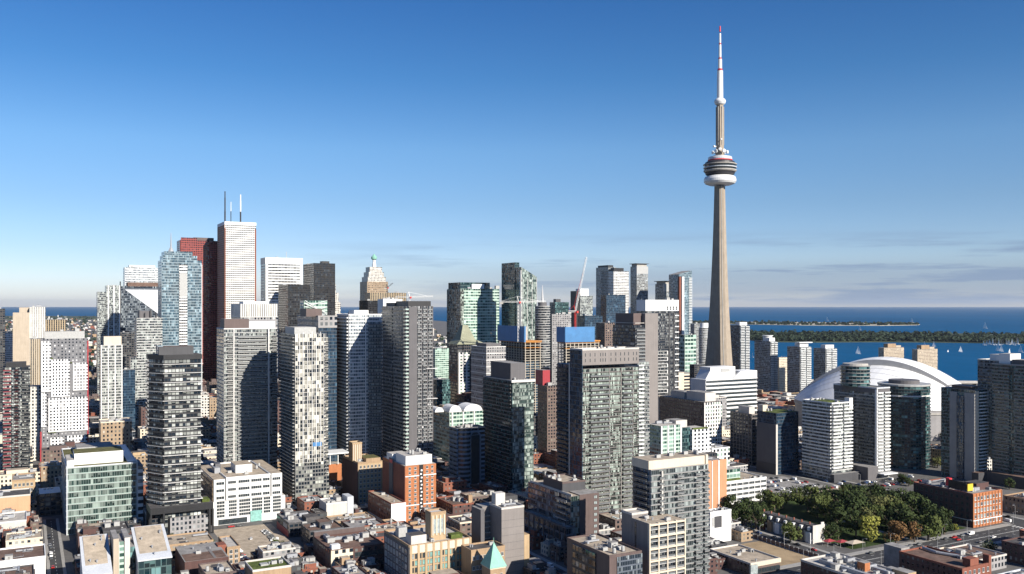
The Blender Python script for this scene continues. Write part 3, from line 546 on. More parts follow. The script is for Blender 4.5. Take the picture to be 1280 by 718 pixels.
rt, r, h, rg = round_tower(C, 'round balcony tower', 'round tower ringed by white balconies right of the first unfinished tower', 678, 9.3, 383, 1150, 'dark_condo')
m = MB(); m.loft([rg(r * .6, h), rg(r * .6, h + 5)]); m.build('penthouse', 'mid_grey', rt); m = MB(); m.lathe([(2, 0), (.3, 22)], 6); m.build('antenna', 'pole_grey', rt, loc=(0, 0, h + 5))
b = tower(O, 'far gable tower', 'small dark gabled tower far behind between the two unfinished towers', K, 687, 694, 711, 378, 1900, 'teal_glass', n=2); b.box('penthouse', 'dark_grey', 4, 16, 4, 14, b.h, b.z(374))
b = tower(C, 'white capped tower', 'balconied tower with a white cap behind the white crane', K, 717, 725, 741, 370, 1750, 'condo_white_glass', n=1); b.box('penthouse', 'white_panel', b.L * .1, b.L * .75, 3, 20, b.h, b.z(361)); b.box('dark_side', 'black_metal', -8, -.1, 2, 22, 0, b.z(364))
tower(O, 'white stub block', 'low white topped block between the two unfinished towers', 'office building', 684, 690, 714, 393, 1340, 'grey_windows', n=4, roof='roof_pale')
tower(O, 'dark flat block', 'dark flat topped glass block right of the white crane', K, 722, 731, 753, 395, 1250, 'navy_glass', n=3, roof='roof_dark')
tower(O, 'brown slot block', 'narrow brown glazed block left of the slate wall tower', K, 752, 756, 769, 404, 1150, 'brown_windows', n=2, dp=20)
tower(O, 'navy wedge block', 'navy glass block in front of the banded white pair', K, 751, 758, 782, 369, 1500, 'navy_glass', n=3)
tower('apartment_block', 'brown columns block', 'old brown block with cream columns between the two glass towers', 'apartment block', 672, 684, 697, 483, 850, 'brown_windows', n=1, roof='roof_dark').box('penthouse', 'red_panel', 1, 9, 10, 24, H - 101 * 850 / F, H - 82 * 850 / F)
b = B(C, 'banded white pair', 'pair of joined condos with white zigzag balcony bands', K, 751, 767, 786, 339, 1850)
b.box('wall', 'white_stripes', fh=3.2, bay=5); b.box('wall', 'harbour_grey', 0, b.L * .5, b.D * .4, b.D + 18, 0, b.z(333.5), 3.2); b.box('cap', 'black_metal', 2, b.L * .7, 2, 14, b.h, b.z(335), roof='roof_dark'); b.box('cap', 'black_metal', 2, b.L * .4, b.D * .5, b.D + 14, b.z(333.5), b.z(331))
b = tower(C, 'flat hat tower', 'slim pale tower under a thin flat hat roof', K, 788, 796, 810, 333, 1900, 'harbour_grey', n=0, fh=3.2)
b.part('flat_roof', 'dark_grey', -1.5, b.L + 1.5, -1.5, b.D + 1.5, b.h + 5, b.h + 6.2); b.part('drum', 'concrete', 2, b.L - 2, 2, b.D - 2, b.h, b.h + 5); b.part('blank_band', 'unit_pale', -.2, b.L + .2, -.25, 5, b.h - 16, b.h)
b = tower(C, 'second flat hat tower', 'shorter pale tower under a flat hat roof beside the curved blue tower', K, 819, 831, 848, 355, 1850, 'harbour_grey', n=0, fh=3.2)
b.part('flat_roof', 'dark_grey', -2, b.L - 4, -1.5, b.D + 1.5, b.h + 5, b.h + 6.2); b.part('drum', 'concrete', 2, b.L - 6, 2, b.D - 2, b.h, b.h + 5); b.part('blank_band', 'unit_pale', -.2, b.L + .2, -.25, 5, b.h - 16, b.h)
b = B(C, 'curved blue tower', 'slim blue glass tower with a slanted top and white vertical stripes', K, 836, 850, 866, 346, 1780)
b.box('glass_wall', 'blue_glass', fh=3.2, bay=3, y0=3, z1=b.z(343), z1b=b.z(338)); b.part('stripe', 'white_panel', b.L * .18, b.L * .34, .5, 4, 0, b.z(346)); b.part('stripe', 'red_brick', -.8, b.L * .1, .6, 6, 0, b.z(346)); b.balc('W', b.L * .75, b.L, 10, b.h, 3.2, 1.5, 'white_slab', 'white_rail', at0=3)
# broad block with white cap and loop balconies
b = B(C, 'white cap loop block', 'dark condo with looping white balcony edges under a plain white cap', K, 796, 807, 848, 391, 1000)
b.box('wall', 'dark_condo', fh=3.1, bay=2.6, z1=b.z(389)); b.box('cap', 'white_panel', -.4, b.L + .2, -.4, b.D + .3, b.z(389), b.z(375), roof='roof_pale')
b.windows('W', 4, 2, 1.6, 1.6, b.fx(832), b.L - 1, b.z(388), b.z(383), 'dark_grey', at0=-.4, sill=False)
lo = MB()
for q in (0, 3.6): lo.box(b.fx(820), b.fx(834), -1.5, .05, q, q + .5)
lo.box(b.fx(833) - .2, b.fx(834), -1.5, .05, .5, 3.6); me = lo.data('balcony', ['white_slab'])
for i in range(14): link('balcony', me, b.root, (0, 0, 8 + i * 7.2))
b.piers('W', 3, 1.2, .6, 0, b.z(391), 'slate_glass' if 0 else 'dark_grey', a0=b.fx(836)); b.units(3, b.z(375))
b.balc('W', b.fx(843), b.L, 4, b.z(392), 3.1, 1.2, 'white_slab', 'white_rail', skip=2)
b = B(O, 'slate wall tower', 'dark tower with a tall plain grey end wall and brown roof boxes', K, 766, 794, 822, 403, 800)
b.box('glass_wall', 'dark_condo', fh=3.1, bay=3, x1=b.fx(806), z1=b.z(407), roof='roof_dark'); b.box('end_wall', 'warm_grey', b.fx(806), b.L, -.6, b.D * .5, 0, b.z(392)); b.bands('pale_concrete', z0=b.z(408), z1=b.z(404), x1=b.fx(805), fh=4)
b.box('penthouse', 'brown_panel', 1, b.fx(805), 4, b.D - 3, b.z(407), b.z(392), roof='roof_dark'); b.balc('W', b.fx(795), b.fx(805.5), 10, b.z(409), 3.1, 1.4, 'white_slab', 'condo_rail'); b.box('podium', 'mid_grey', b.fx(803), b.L + 6, -6, -.65, 0, b.z(560)); b.units(3, b.z(407))
b = tower(C, 'white balcony stack', 'white condo end with jagged balconies beside the grey topped tower', K, 796, 797, 811, 453, 705, 'condo_white_glass', dp=18, n=0, fh=3.1); b.balc('W', .2, b.L * .5, 4, b.h, 3.1, 1.6, 'white_slab', 'white_rail'); b.balc('W', b.L * .55, b.L, 4, b.h, 3.1, 1.2, 'white_slab', 'condo_rail')
# main grey topped tower
b = B(C, 'grey topped tower', 'broad glass condo with a plain grey upper band of slot windows', K, 713, 728, 798, 438, 621)
b.box('glass_wall', 'olive_glass', fh=3.2, bay=1.75, z1=b.z(462)); b.box('upper_band', 'warm_grey', -.2, b.L + .2, -.35, b.D + .1, b.z(457), b.z(438), par='pale_concrete', roof='roof_pale')
b.box('shaded_glass', 'navy_glass', -.5, -.02, -.3, b.D, 0, b.z(438.5), 3.2, 2)  # darker navy skin puts the side's shade into its colour
for r_, y in enumerate((442, 449)):
    for c in (731, 737, 743, 750, 753, 756, 763, 769, 775, 780, 785, 791, 795): b.part('slot_window', 'window_glass', b.fx(c), b.fx(c) + .5, -.42, -.34, b.z(y + 4.2), b.z(y))
b.bands('warm_grey', z1=b.z(466), fh=3.2, p=.25, t=.4); b.balc('W', b.fx(737), b.fx(761), 5, b.z(466), 3.2, 1.7, 'warm_grey', 'condo_rail'); b.balc('W', b.fx(778), b.fx(790), 5, b.z(466), 3.2, 1.5, 'warm_grey', 'condo_rail')
b.piers('W', 3, .5, .5, 0, b.z(462), 'warm_grey', a0=b.fx(761), a1=b.fx(791), name='fin'); b.units(4, y1=b.D - 1, kinds=(0, 3, 5))
b.box('rear_wing', 'navy_glass', 1, b.L - 6, b.D + .05, b.D + 20, 0, b.z(458), 3.2, 2); b.part('light_strip', 'pale_concrete', .2, 1.6, b.D + 1.0, b.D + 2.6, 0, b.z(456)); b.balc('N', b.D + 5, b.D + 19, 4, b.z(459), 3.2, 1.4, 'dark_grey', 'dark_rail', at0=1)
b = B(C, 'grey hat glass condo', 'glass condo with sloping shaded balconies and a dark grey roof hat', K, 604, 640, 667, 477, 723)
b.box('glass_wall', 'teal_lit', fh=3.1, bay=2.2, par='pale_concrete', x0=.5); b.box('shaded_glass', 'teal_glass', 0, .48, -.3, b.D, 0, b.h - .5, 3.1, 2.4); b.balc('N', 1, b.D - 1, 3, b.h, 3.1, 1.2, 'grey_slab', 'dark_rail')  # dark teal skin over the side carries its shade as colour
b.bands('dark_grey', fh=3.1, p=.12, t=.3, x0=.3); b.box('penthouse', 'mid_grey', 2, b.L * .78, 6, b.D * .8, b.h, b.z(455)); b.units(4, y1=6, kinds=(5, 3)); b.part('roof_rail', 'white_slab', -1, b.L + 1, -1.4, -.2, b.h - .9, b.h + 1.1)
# arched vault office and the shade-darkened office with an arch
b = B(O, 'vault roof office', 'white and green office topped by pale barrel vaults', 'office building', 539, 562, 607, 516, 850)
b.box('glass_wall', 'pale_green', fh=3.7, bay=3.4, roof='roof_pale'); b.piers('W', 4, 1.3, .4, 0, b.h, 'white_slab', a0=2, a1=b.L)
for x0, x1 in ((548, 559), (563, 578), (581, 604)):
    r = (b.fx(x1) - b.fx(x0)) / 2; c = b.fx(x0) + r; v = MB(); r2 = min(r, 6.5)
    rr = [[(c + r * math.cos(math.pi * i / 12), yy, b.h + r2 * math.sin(math.pi * i / 12)) for i in range(13)] for yy in (2, b.D * .45)]
    v.loft(rr, 0); v.build('barrel_vault', 'white_panel', b.root, loc=(0, 6 if x0 == 548 else 0, 0))
b.units(4)
b = B(O, 'arch front office', 'shade-darkened office with rounded bays and a tall arched recess on its front', 'office building', 562, 571, 606, 537, 740)
b.box('glass_wall', 'shaded_ribbon', fh=3.6, bay=6, roof='roof_tan', par='grey_slab'); c0 = b.fx(594)  # navy glass and slate bands put this front's shade into the colour
v = MB(); N_ = 14
for i in range(N_):
    a, e = math.pi * i / N_, math.pi * (i + 1) / N_; ro, ri = 5.2, 4.0; zc = b.z(548)
    P = lambda r, t, y: (c0 + r * math.cos(t), y, zc + r * math.sin(t))
    v.face([P(ri, a, -.6), P(ro, a, -.6), P(ro, e, -.6), P(ri, e, -.6)]); v.face([P(ro, a, -.6), P(ro, a, .1), P(ro, e, .1), P(ro, e, -.6)]); v.face([P(ri, e, -.6), P(ri, e, .1), P(ri, a, .1), P(ri, a, -.6)])
v.box(c0 - 5.2, c0 - 4, -.6, .1, 8, zc); v.box(c0 + 4, c0 + 5.2, -.6, .1, 8, zc); v.build('arch', 'shaded_slab', b.root)
b.part('arch_glass', 'window_glass', c0 - 4, c0 + 4, -.15, -.01, 8, b.z(546)); b.bands('shaded_slab', fh=3.6, p=.3, t=1.0, x1=b.fx(586)); b.units(9)
v = MB(); v.lathe([(5.5, 0), (5.5, b.z(537))], 20, (b.fx(580), .3)); v.uv = [(0, 0)] * len(v.uv); v.build('rounded_bay', 'shaded_slab', b.root)
for i in range(15): q = MB(); q.lathe([(5.56, 3 + i * 3.6), (5.56, 4.9 + i * 3.6)], 20, (b.fx(580), .3), cap=False); q.build('bay_window', 'window_glass', b.root)
# postmodern group
b = B(O, 'pyramid roof office', 'dark glass office under an old green copper pyramid roof', 'office building', 561, 572, 606, 431, 1150)
b.box('glass_wall', 'dark_office', fh=3.8, bay=3); b.box('stone_bay', 'white_grid', 1, b.L * .42, -1.2, -.02, 0, b.z(441), 3.8, 5, 'roof_pale')
m = MB(); q = [(-1.5, -1.5), (b.L + 1.5, -1.5), (b.L + 1.5, b.D + 1.5), (-1.5, b.D + 1.5)]; q2 = [(b.L * .32, b.D * .4), (b.L * .5, b.D * .4), (b.L * .5, b.D * .6), (b.L * .32, b.D * .6)]
m.loft([[(*p, b.h + .05) for p in q], [(*p, b.z(425)) for p in [(b.L * .14, 3), (b.L * .68, 3), (b.L * .68, b.D - 3), (b.L * .14, b.D - 3)]], [(*p, b.z(407)) for p in q2]]); m.build('pyramid_roof', 'old_copper', b.root)
b = tower(O, 'grey stack office', 'grey white office block right of the pyramid roof office', 'office building', 589, 608, 632, 434, 1000, 'grey_windows', n=4, fh=3.6)
b.box('penthouse', 'mid_grey', 3, b.L - 4, 6, 30, b.h, b.z(430)); b.bands('white_slab', fh=7.2, t=1.0)
tower(O, 'jade slab', 'jade glass slab glimpsed right of the charcoal tower', 'office building', 541, 544, 564, 436, 1300, 'pale_green', dp=26, n=4)
tower(O, 'dark jade slab', 'dark slab standing below the jade slab', 'office building', 541, 546, 563, 475, 1100, 'teal_glass', dp=20, n=2)
# striped white headquarters in front of the needle tower
b = B('office_building', 'striped white office', 'white office with stepped horizontal stripes and a slanted rooftop', 'office building', 877, 882, 946, 475, 1150, 30)
b.box('wall', 'white_panel', roof='white_panel'); n = 9; wb = MB(); wb.box(.6, b.L - .3, -.15, .1, 0, 2.6); wa = wb.data('window_band', ['window_glass']); s2 = MB(); s2.box(-.3, b.L + .3, -1.0, -.2, 0, 1.0); sa = s2.data('ledge', ['white_panel'])
for i in range(11): link('window_band', wa, b.root, (0, 0, 3 + i * 5.4)); link('ledge', sa, b.root, (0, 0, 6.2 + i * 5.4))
m = MB(); m.box(b.fx(890), b.fx(921), 3, 24, b.h, b.z(460)); m.build('penthouse', 'white_panel', b.root)
m = MB(); x0, x1 = b.fx(884), b.fx(892); m.loft([[(x0, 3.2, b.h), (x1, 3.2, b.h), (x1, 3.2, b.z(460))], [(x0, 23.8, b.h), (x1, 23.8, b.h), (x1, 23.8, b.z(460))]]); m.build('slanted_wing', 'white_panel', b.root)
m = MB(); x0, x1 = b.fx(916), b.fx(926); m.box(x1, b.L, -.5, 22, b.h, b.z(466)); m.loft([[(x0, -.5, b.h), (x1, -.5, b.h), (x1, -.5, b.z(466))], [(x0, 2.6, b.h), (x1, 2.6, b.h), (x1, 2.6, b.z(466))]]); m.build('slanted_wing', 'white_panel', b.root)
b.part('roof_vent', 'unit_pale', b.fx(903), b.fx(914), 2.4, 3, b.z(466), b.z(462))
# mid-rise offices between the towers
b = B('office_building', 'brown gridded office', 'long brown office with a sunlit white window grid on its narrow front', 'office building', 824, 880, 902, 503, 900)
b.box('wall', 'brown_windows', fh=3.7, bay=3.4, x0=.5, roof='roof_grey'); b.box('wall', 'white_grid', 0, b.L, -.6, -.02, 0, b.h - .6, 3.7, 3.3)
b.part('cream_end', 'cream', -.3, 6, b.D + .05, b.D + 5, 0, b.h); b.pent('penthouse', 'pale_concrete', .2, .8, .05, .45, b.h, b.z(492)); b.pent('penthouse', 'unit_pale', .2, .7, .5, .8, b.h, b.z(494)); b.units(4)
b = B('office_building', 'white and jade low block', 'low block of white panels and jade glass with roof gardens', 'office building', 825, 826, 889, 541, 770, 22)
b.box('glass_wall', 'pale_green', x1=b.L * .4, z1=b.z(533), fh=3.4, roof='roof_pale'); b.box('glass_wall', 'teal_glass', b.L * .4, b.L * .62, 3, None, 0, b.z(538), 3.4); b.box('wall', 'white_panel_windows', b.L * .62, None, 0, None, 0, b.z(541), 3.4, 4, roof='roof_pale')
b.piers('W', 4, 1.4, .5, 0, b.z(533), 'white_panel', a1=b.L * .4); b.part('roof_planting', 'roof_moss', b.L * .65, b.L * .95, 1, 3, b.h, b.h + 1.2); b.units(6, b.z(533), 2, b.L * .4)
b.box('penthouse', 'pale_concrete', b.L * .38, b.L * .6, 6, 20, b.z(538), b.z(529)); b.box('podium', 'dark_office', b.L * .05, b.L, -8, -.05, 0, b.z(571), 4, roof='roof_dark')
b = B('office_building', 'shaded grid office', 'dark gridded office in shade right of the striped white office', 'office building', 913, 940, 950, 519, 880)
b.box('wall', 'dark_office', fh=3.6, bay=3.2, roof='roof_brown', par='warm_grey'); b.pent('penthouse', 'pale_concrete', .2, .9, .2, .7, b.h, b.z(510)); b.bands('warm_grey', fh=3.6, p=.2, t=.5); b.piers('N', 8, .8, .3, 0, b.h, 'warm_grey')
b = B(C, 'blank wall condo', 'dark condo with a big plain grey purple end wall', 'apartment block', 946, 970, 998, 517, 830)
b.box('wall', 'navy_glass', fh=3.1, bay=3, x0=.6, roof='roof_moss'); b.box('blank_wall', 'mid_grey', -.3, .55, 0, b.D, b.z(580), b.z(531)); b.part('corner_strip', 'pale_concrete', -.5, 1.6, -.6, -.02, 0, b.z(531)); b.box('podium', 'dark_grey', -.6, .55, -.2, b.D, 0, b.z(580))
b.box('stair_tower', 'cream', 1, 7, b.D - 7, b.D, b.h, b.z(509)); b.bands('dark_grey', fh=3.1, p=.15, t=.35, x0=1); b.units(5, kinds=(0, 3, 5))
b = B(C, 'white balcony condo', 'white condo wrapped in continuous curved balconies', K, 1003, 1040, 1065, 505, 800)
b.box('glass_wall', 'condo_white_glass', fh=3.0, bay=2.6, par='white_panel', x1=b.L, y1=b.D); b.bands('white_slab', z1=b.h, fh=3.0, p=.4, t=.5); b.balc('N', .5, b.D - 1, 8, b.h, 3.0, 1.5, 'white_slab', 'white_rail'); b.balc('W', .3, b.L * .45, 8, b.h, 3.0, 1.5, 'white_slab', 'white_rail'); b.balc('W', b.L * .55, b.L - .3, 8, b.h, 3.0, 1.5, 'white_slab', 'white_rail')
b.box('stair_tower', 'white_panel', b.L - 4, b.L + .3, -.6, 5, b.h - 6, b.z(499)); b.part('roof_planting', 'roof_moss', 3, b.L - 6, 8, b.D - 6, b.h, b.h + .8); b.units(6); b.box('podium', 'dark_grey', -4, b.L + 4, -6, -1.7, 0, 7)
b = B(C, 'drum top condo', 'long grey condo slab crowned by a dark glass drum', K, 1042, 1096, 1112, 492, 810)
b.box('wall', 'harbour_grey', fh=3.0, bay=2.6, x0=.5, z1=b.z(492)); b.box('cap', 'mid_grey', -.2, b.L + .2, -.2, b.D, b.z(492), b.z(486), par='light_metal'); b.balc('N', 3, b.D * .4, 6, b.z(495), 3.0, 1.3, 'grey_slab', 'condo_rail'); b.balc('N', b.D * .5, b.D - 2, 6, b.z(495), 3.0, 1.3, 'grey_slab', 'condo_rail')
b.balc('W', .3, b.L * .42, 4, b.z(488), 3.0, 1.5, 'white_slab', 'white_rail'); b.balc('W', b.L * .55, b.L - .3, 4, b.z(488), 3.0, 1.5, 'white_slab', 'white_rail'); b.part('corner_strip', 'white_panel', -.7, .45, -.7, 1.4, 0, b.z(487))
q = b.L * .45, b.D * .62; rd = 13; k = MB(); ring = lambda r, z: [(q[0] + r * math.cos(2 * math.pi * i / 24), q[1] + r * math.sin(2 * math.pi * i / 24), z) for i in range(24)]
k.loft([ring(rd, b.z(486)), ring(rd, b.z(460))], 0, True, [0, 6]); k.build('drum', ['teal_glass'], b.root)
k = MB(); k.loft([ring(rd + .8, 0), ring(rd + .8, .5)]); me = k.data('drum_band', ['grey_slab'])
for i in range(6): link('drum_band', me, b.root, (0, 0, b.z(486) + (i + 1) * (b.z(460) - b.z(486)) / 6 - .2))
k = MB(); k.loft([ring(rd * .9, b.z(460) + .4), ring(rd * .85, b.z(457))]); k.build('drum_roof', 'concrete', b.root)
b.box('podium', 'mid_grey', -14, -.6, -2, 22, 0, 12, roof='roof_grey'); b.part('entrance_canopy', 'white_panel', -1, b.L, -9, -1.7, 5, 5.8)
rt, r, h, rg = round_tower(C, 'round dark condo', 'round dark glass condo in front of the white dome', 1130, 30, 481, 880, 'teal_glass', ring='dark_grey')
m = MB(); m.loft([rg(r + .8, h), rg(r + .8, h + 1.6)]); m.build('parapet', 'unit_pale', rt); m = MB(); m.loft([rg(r * .6, h + 1.6), rg(r * .6, h + 5)]); m.build('penthouse', 'mid_grey', rt)
m = MB(); ra = [p for p in rg(r + .7, h - 9)]; m.loft([rg(r + .7, h - 10), rg(r + .7, h - 8.6)]); m.build('cornice', 'white_slab', rt)
b = B(C, 'broad shaded condo', 'condo with pale vertical corner walls and dark glass bays right of the dome', K, 1176, 1218, 1234, 488, 800)
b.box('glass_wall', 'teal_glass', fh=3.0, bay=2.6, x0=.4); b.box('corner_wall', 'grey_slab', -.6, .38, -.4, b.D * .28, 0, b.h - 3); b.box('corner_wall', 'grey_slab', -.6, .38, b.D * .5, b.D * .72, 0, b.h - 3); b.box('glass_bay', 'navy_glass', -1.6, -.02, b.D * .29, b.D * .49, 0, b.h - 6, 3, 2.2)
b.balc('W', b.L * .3, b.L - .2, 4, b.h, 3.0, 1.5, 'white_slab', 'white_rail'); b.part('corner_strip', 'cream', .5, b.L * .28, -.7, -.02, 0, b.h - 1); b.part('flat_roof', 'brown_panel', -.2, b.L - 2, 3, b.D - 8, b.h + 2.2, b.h + 3); b.pent('penthouse', 'mid_grey', .1, .8, .2, .7, b.h, b.h + 2.2); b.bands('grey_slab', fh=3.0, p=.15, t=.3, x0=.3); b.box('podium', 'dark_grey', -6, b.L, -8, -1.6, 0, 9, roof='roof_brown'); b.units(4)
b = B(C, 'rear edge condo', 'grey condo behind the dark waterfront tower by the right edge', K, 1222, 1256, 1274, 452, 850)
b.box('glass_wall', 'slate_glass', fh=3.0, bay=2.6, par='white_slab'); b.balc('N', b.D * .15, b.D * .5, 4, b.h, 3.0, 1.3, 'grey_slab', 'condo_rail'); b.pent('penthouse', 'white_panel', .1, .7, .1, .6, b.h, b.z(444), roof='roof_pale'); b.units(3); b.bands('grey_slab', fh=3.0, p=.15, t=.3)
b = B(C, 'front edge condo', 'dark glass condo with white penthouse cut by the right edge', K, 1240, 1287, 1306, 458, 770)
b.box('glass_wall', 'teal_glass', fh=3.0, bay=2.6, par='grey_slab'); b.balc('N', 1, b.D * .38, 4, b.h, 3.0, 1.4, 'grey_slab', 'condo_rail'); b.balc('N', b.D * .52, b.D - 1, 4, b.h, 3.0, 1.4, 'grey_slab', 'condo_rail')
b.pent('penthouse', 'white_panel', .1, .8, .55, .85, b.h, b.z(444), roof='roof_pale'); b.pent('penthouse', 'mid_grey', .1, .8, .05, .5, b.h, b.z(451)); b.units(3); b.box('podium', 'dark_grey', -10, -.4, -4, b.D, 0, 10, roof='roof_brown')
# waterfront condos beyond the needle tower
for sh, la, a in (('left waterfront slab', 'dark waterfront condo immediately right of the concrete tower shaft', (911, 925, 937, 407, 1700)), ('cupola waterfront condo', 'waterfront condo with a white round cap, second right of the shaft', (943, 963, 972, 427, 1550)),
                  ('winged waterfront condo', 'waterfront condo with white winged roof, third right of the shaft', (984, 1000, 1014, 434, 1500)), ('end waterfront condo', 'waterfront condo nearest the dome, with a pale stepped top', (1017, 1032, 1046, 436, 1520))):
    b = tower(C, sh, la, K, *a, 'slate_glass' if 'left' in sh else 'harbour_grey', n=1, fh=3.1, bay=3); b.box('penthouse', 'white_panel', b.L * .1, b.L * .85, b.D * .1, b.D * .5, b.h, b.h + 6, roof='roof_pale')
    if 'cupola' in sh: m = MB(); m.lathe([(8, b.h), (8, b.h + 9), (9.5, b.h + 9), (9.5, b.h + 10)], 16, (b.L * .5, b.D * .4)); m.build('cupola', 'white_panel', b.root)
    if 'winged' in sh: b.part('winged_roof', 'white_panel', -2, b.L + 2, -1, 9, b.h + 6.5, b.h + 8)
    b.balc('W', 1, b.L * .45, 4, b.h, 3.1, 1.5, 'white_slab', 'white_rail'); b.balc('W', b.L * .55, b.L - 1, 4, b.h, 3.1, 1.5, 'white_slab', 'white_rail')
tower('apartment_block', 'cream waterfront block', 'low cream block between two waterfront condos', 'apartment block', 970, 974, 984, 447, 1600, 'cream_windows', n=1)
for sh, la, a in (('far beige block', 'beige slab apartment block behind the dome crest, left of the pair', (1098, 1105, 1130, 435, 1900)), ('near beige block', 'beige slab apartment block behind the dome, right of the pair', (1140, 1147, 1172, 437, 1850))):
    b = tower('apartment_block', sh, la, 'apartment block', *a, 'beige_windows', n=1, fh=3, bay=3.2, wname='wall'); b.box('penthouse', 'tan_brick', b.L * .25, b.L * .65, 3, 14, b.h, b.h + 8); b.box('penthouse', 'beige', b.L * .66, b.L * .9, 3, 12, b.h, b.h + 4)
rt, r, h, rg = round_tower(C, 'round waterfront tower', 'round waterfront tower with a white cap left of the shaft', 880, 6.5, 410, 1650, 'harbour_grey')
m = MB(); m.loft([rg(r * .8, h), rg(r * .8, h + 9)]); m.build('cap', 'white_panel', rt)
tower(C, 'grey waterfront slab', 'narrow grey waterfront slab left of the round waterfront tower', K, 863, 868, 876, 405, 1750, 'harbour_grey', n=1)
tower(O, 'jade lattice tower', 'jade glass tower with pale lattice below the curved blue tower', K, 848, 856, 870, 419, 1400, 'pale_green', n=1, roof='roof_pale', fh=6, bay=5)
tower(O, 'yellow banded block', 'low yellow banded block below the jade lattice tower', 'office building', 845, 848, 862, 466, 1250, 'cream_windows', n=2, fh=4.5, bay=40, dp=30)
tower(O, 'dark kiosk tower', 'small dark tower left of the striped white office', 'office building', 862, 868, 881, 456, 1330, 'dark_office', n=1)
# ------------------------------------------------------------------ foreground blocks
def low(name, short, label, cat, xl, xc, xr, yt, Y, wall, roof='roof_grey', dp=None, par=None, fh=3.5, bay=3.2, n=5, wname='wall', z=None, kinds=(0, 0, 1, 2, 3, 4, 5, 6, 7, 8, 9)):
    b = B(name, short, label, cat, xl, xc, xr, yt, Y, dp); b.box(wname, wall, fh=fh, bay=bay, roof=roof, par=par)
    if n: b.units(n, kinds=kinds)
    return b
OB, AB, LB = 'office building', 'apartment block', 'low building'
# twin sloped roofs at the bottom edge
b = B('office_building', 'twin sloped roofs', 'building with two steep beige roof wings beside a glass slot at the bottom edge', OB, 103, 104, 213, 718, 463, 30)
def slope_wing(x0, x1, z0, z1, nm):
    m = MB(); y0, y1 = -4, 30
    m.face([(x0, y0, 0), (x1, y0, 0), (x1, y0, z0), (x0, y0, z0)], 0, [(0, 0), (6, 0), (6, 5), (0, 5)]); m.face([(x1, y0, 0), (x1, y1, 0), (x1, y1, z1), (x1, y0, z0)], 1); m.face([(x0, y1, 0), (x0, y0, 0), (x0, y0, z0), (x0, y1, z1)], 1)
    m.face([(x1, y1, 0), (x0, y1, 0), (x0, y1, z1), (x1, y1, z1)], 1); m.build('gable_wall', ['teal_glass', 'light_metal'], b.root)
    r = MB(); r.loft([[(x0 - .4, y0 - .6, z0 + .06), (x1 + .4, y0 - .6, z0 + .06), (x1 + .4, y0 - .6, z0 + .7), (x0 - .4, y0 - .6, z0 + .7)], [(x0 - .4, y1 + .3, z1 + .06), (x1 + .4, y1 + .3, z1 + .06), (x1 + .4, y1 + .3, z1 + .7), (x0 - .4, y1 + .3, z1 + .7)]]); ro = r.build('sloped_roof', 'light_metal', b.root)
    d = MB(); d.face([(x0 + 1.2, y0 + .4, z0 + .9), (x1 - 1.2, y0 + .4, z0 + .9), (x1 - 1.2, y1 - 1, z1 + .76), (x0 + 1.2, y1 - 1, z1 + .76)]); d.build('roof_field', 'roof_tan', ro)
    for k in range(5):
        q = b.rnd.random(), b.rnd.random(); link('roof_vent', unit_mesh(5), b.root, (x0 + 2 + q[0] * (x1 - x0 - 4), y0 + 3 + q[1] * 28, z0 + 1 + (z1 - z0) * (3 + q[1] * 28) / 34))
slope_wing(0, b.fx(139), 17.5, 30, 'left'); slope_wing(b.fx(172), b.L, 22, 32, 'right')
b.box('stair_wall', 'beige', b.fx(143), b.fx(150), 6, 28, 0, 33); b.box('glass_slot', 'pale_green', b.fx(150.3), b.fx(157), 7, 26, 0, 31, 3.2, 3); b.box('stair_wall', 'pale_concrete', b.fx(157.2), b.fx(164), 6, 28, 0, 33); b.box('glass_slot', 'teal_glass', b.fx(164.2), b.fx(171), 9, 26, 0, 27)
# green glass office at the left
b = B('office_building', 'green office with roof garden', 'wide green glass office with a planted roof and white rooftop shed', OB, 80, 83, 172, 586, 612, 92)
b.box('glass_wall', 'green_office', fh=4.2, bay=1.5, roof='roof_green', par='light_metal'); b.bands('green_slab', fh=4.2, p=.3, t=.55); b.piers('W', 2, .7, .5, 0, b.h, 'light_metal', name='corner_post')
b.box('rooftop_shed', 'white_panel', b.fx(94), b.fx(156), 12, 34, b.h, b.h + 8, roof='roof_green'); b.box('rooftop_shed', 'white_panel', b.fx(84), b.fx(93), 5, 34, b.h, b.h + 4.5, roof='roof_pale')
b.part('gutter', 'light_metal', b.L - 6, b.L - .6, 6, 90, b.h, b.h + .8); b.box('side_tower', 'white_stripes', b.L + .1, b.L + 3.6, -.6, 30, 0, b.h - 2, 5.0, 4); b.units(9, y0=38, x1=b.L - 7, kinds=(5, 3, 0)); b.box('penthouse', 'unit_pale', b.L * .2, b.L * .75, 60, 84, b.h, b.h + 5)
low('annex', 'white top annex', 'small dark annex with a bright white flat roof beside the green office', LB, 48, 49, 76, 618, 665, 'dark_office', 'white_panel', 24, n=1)
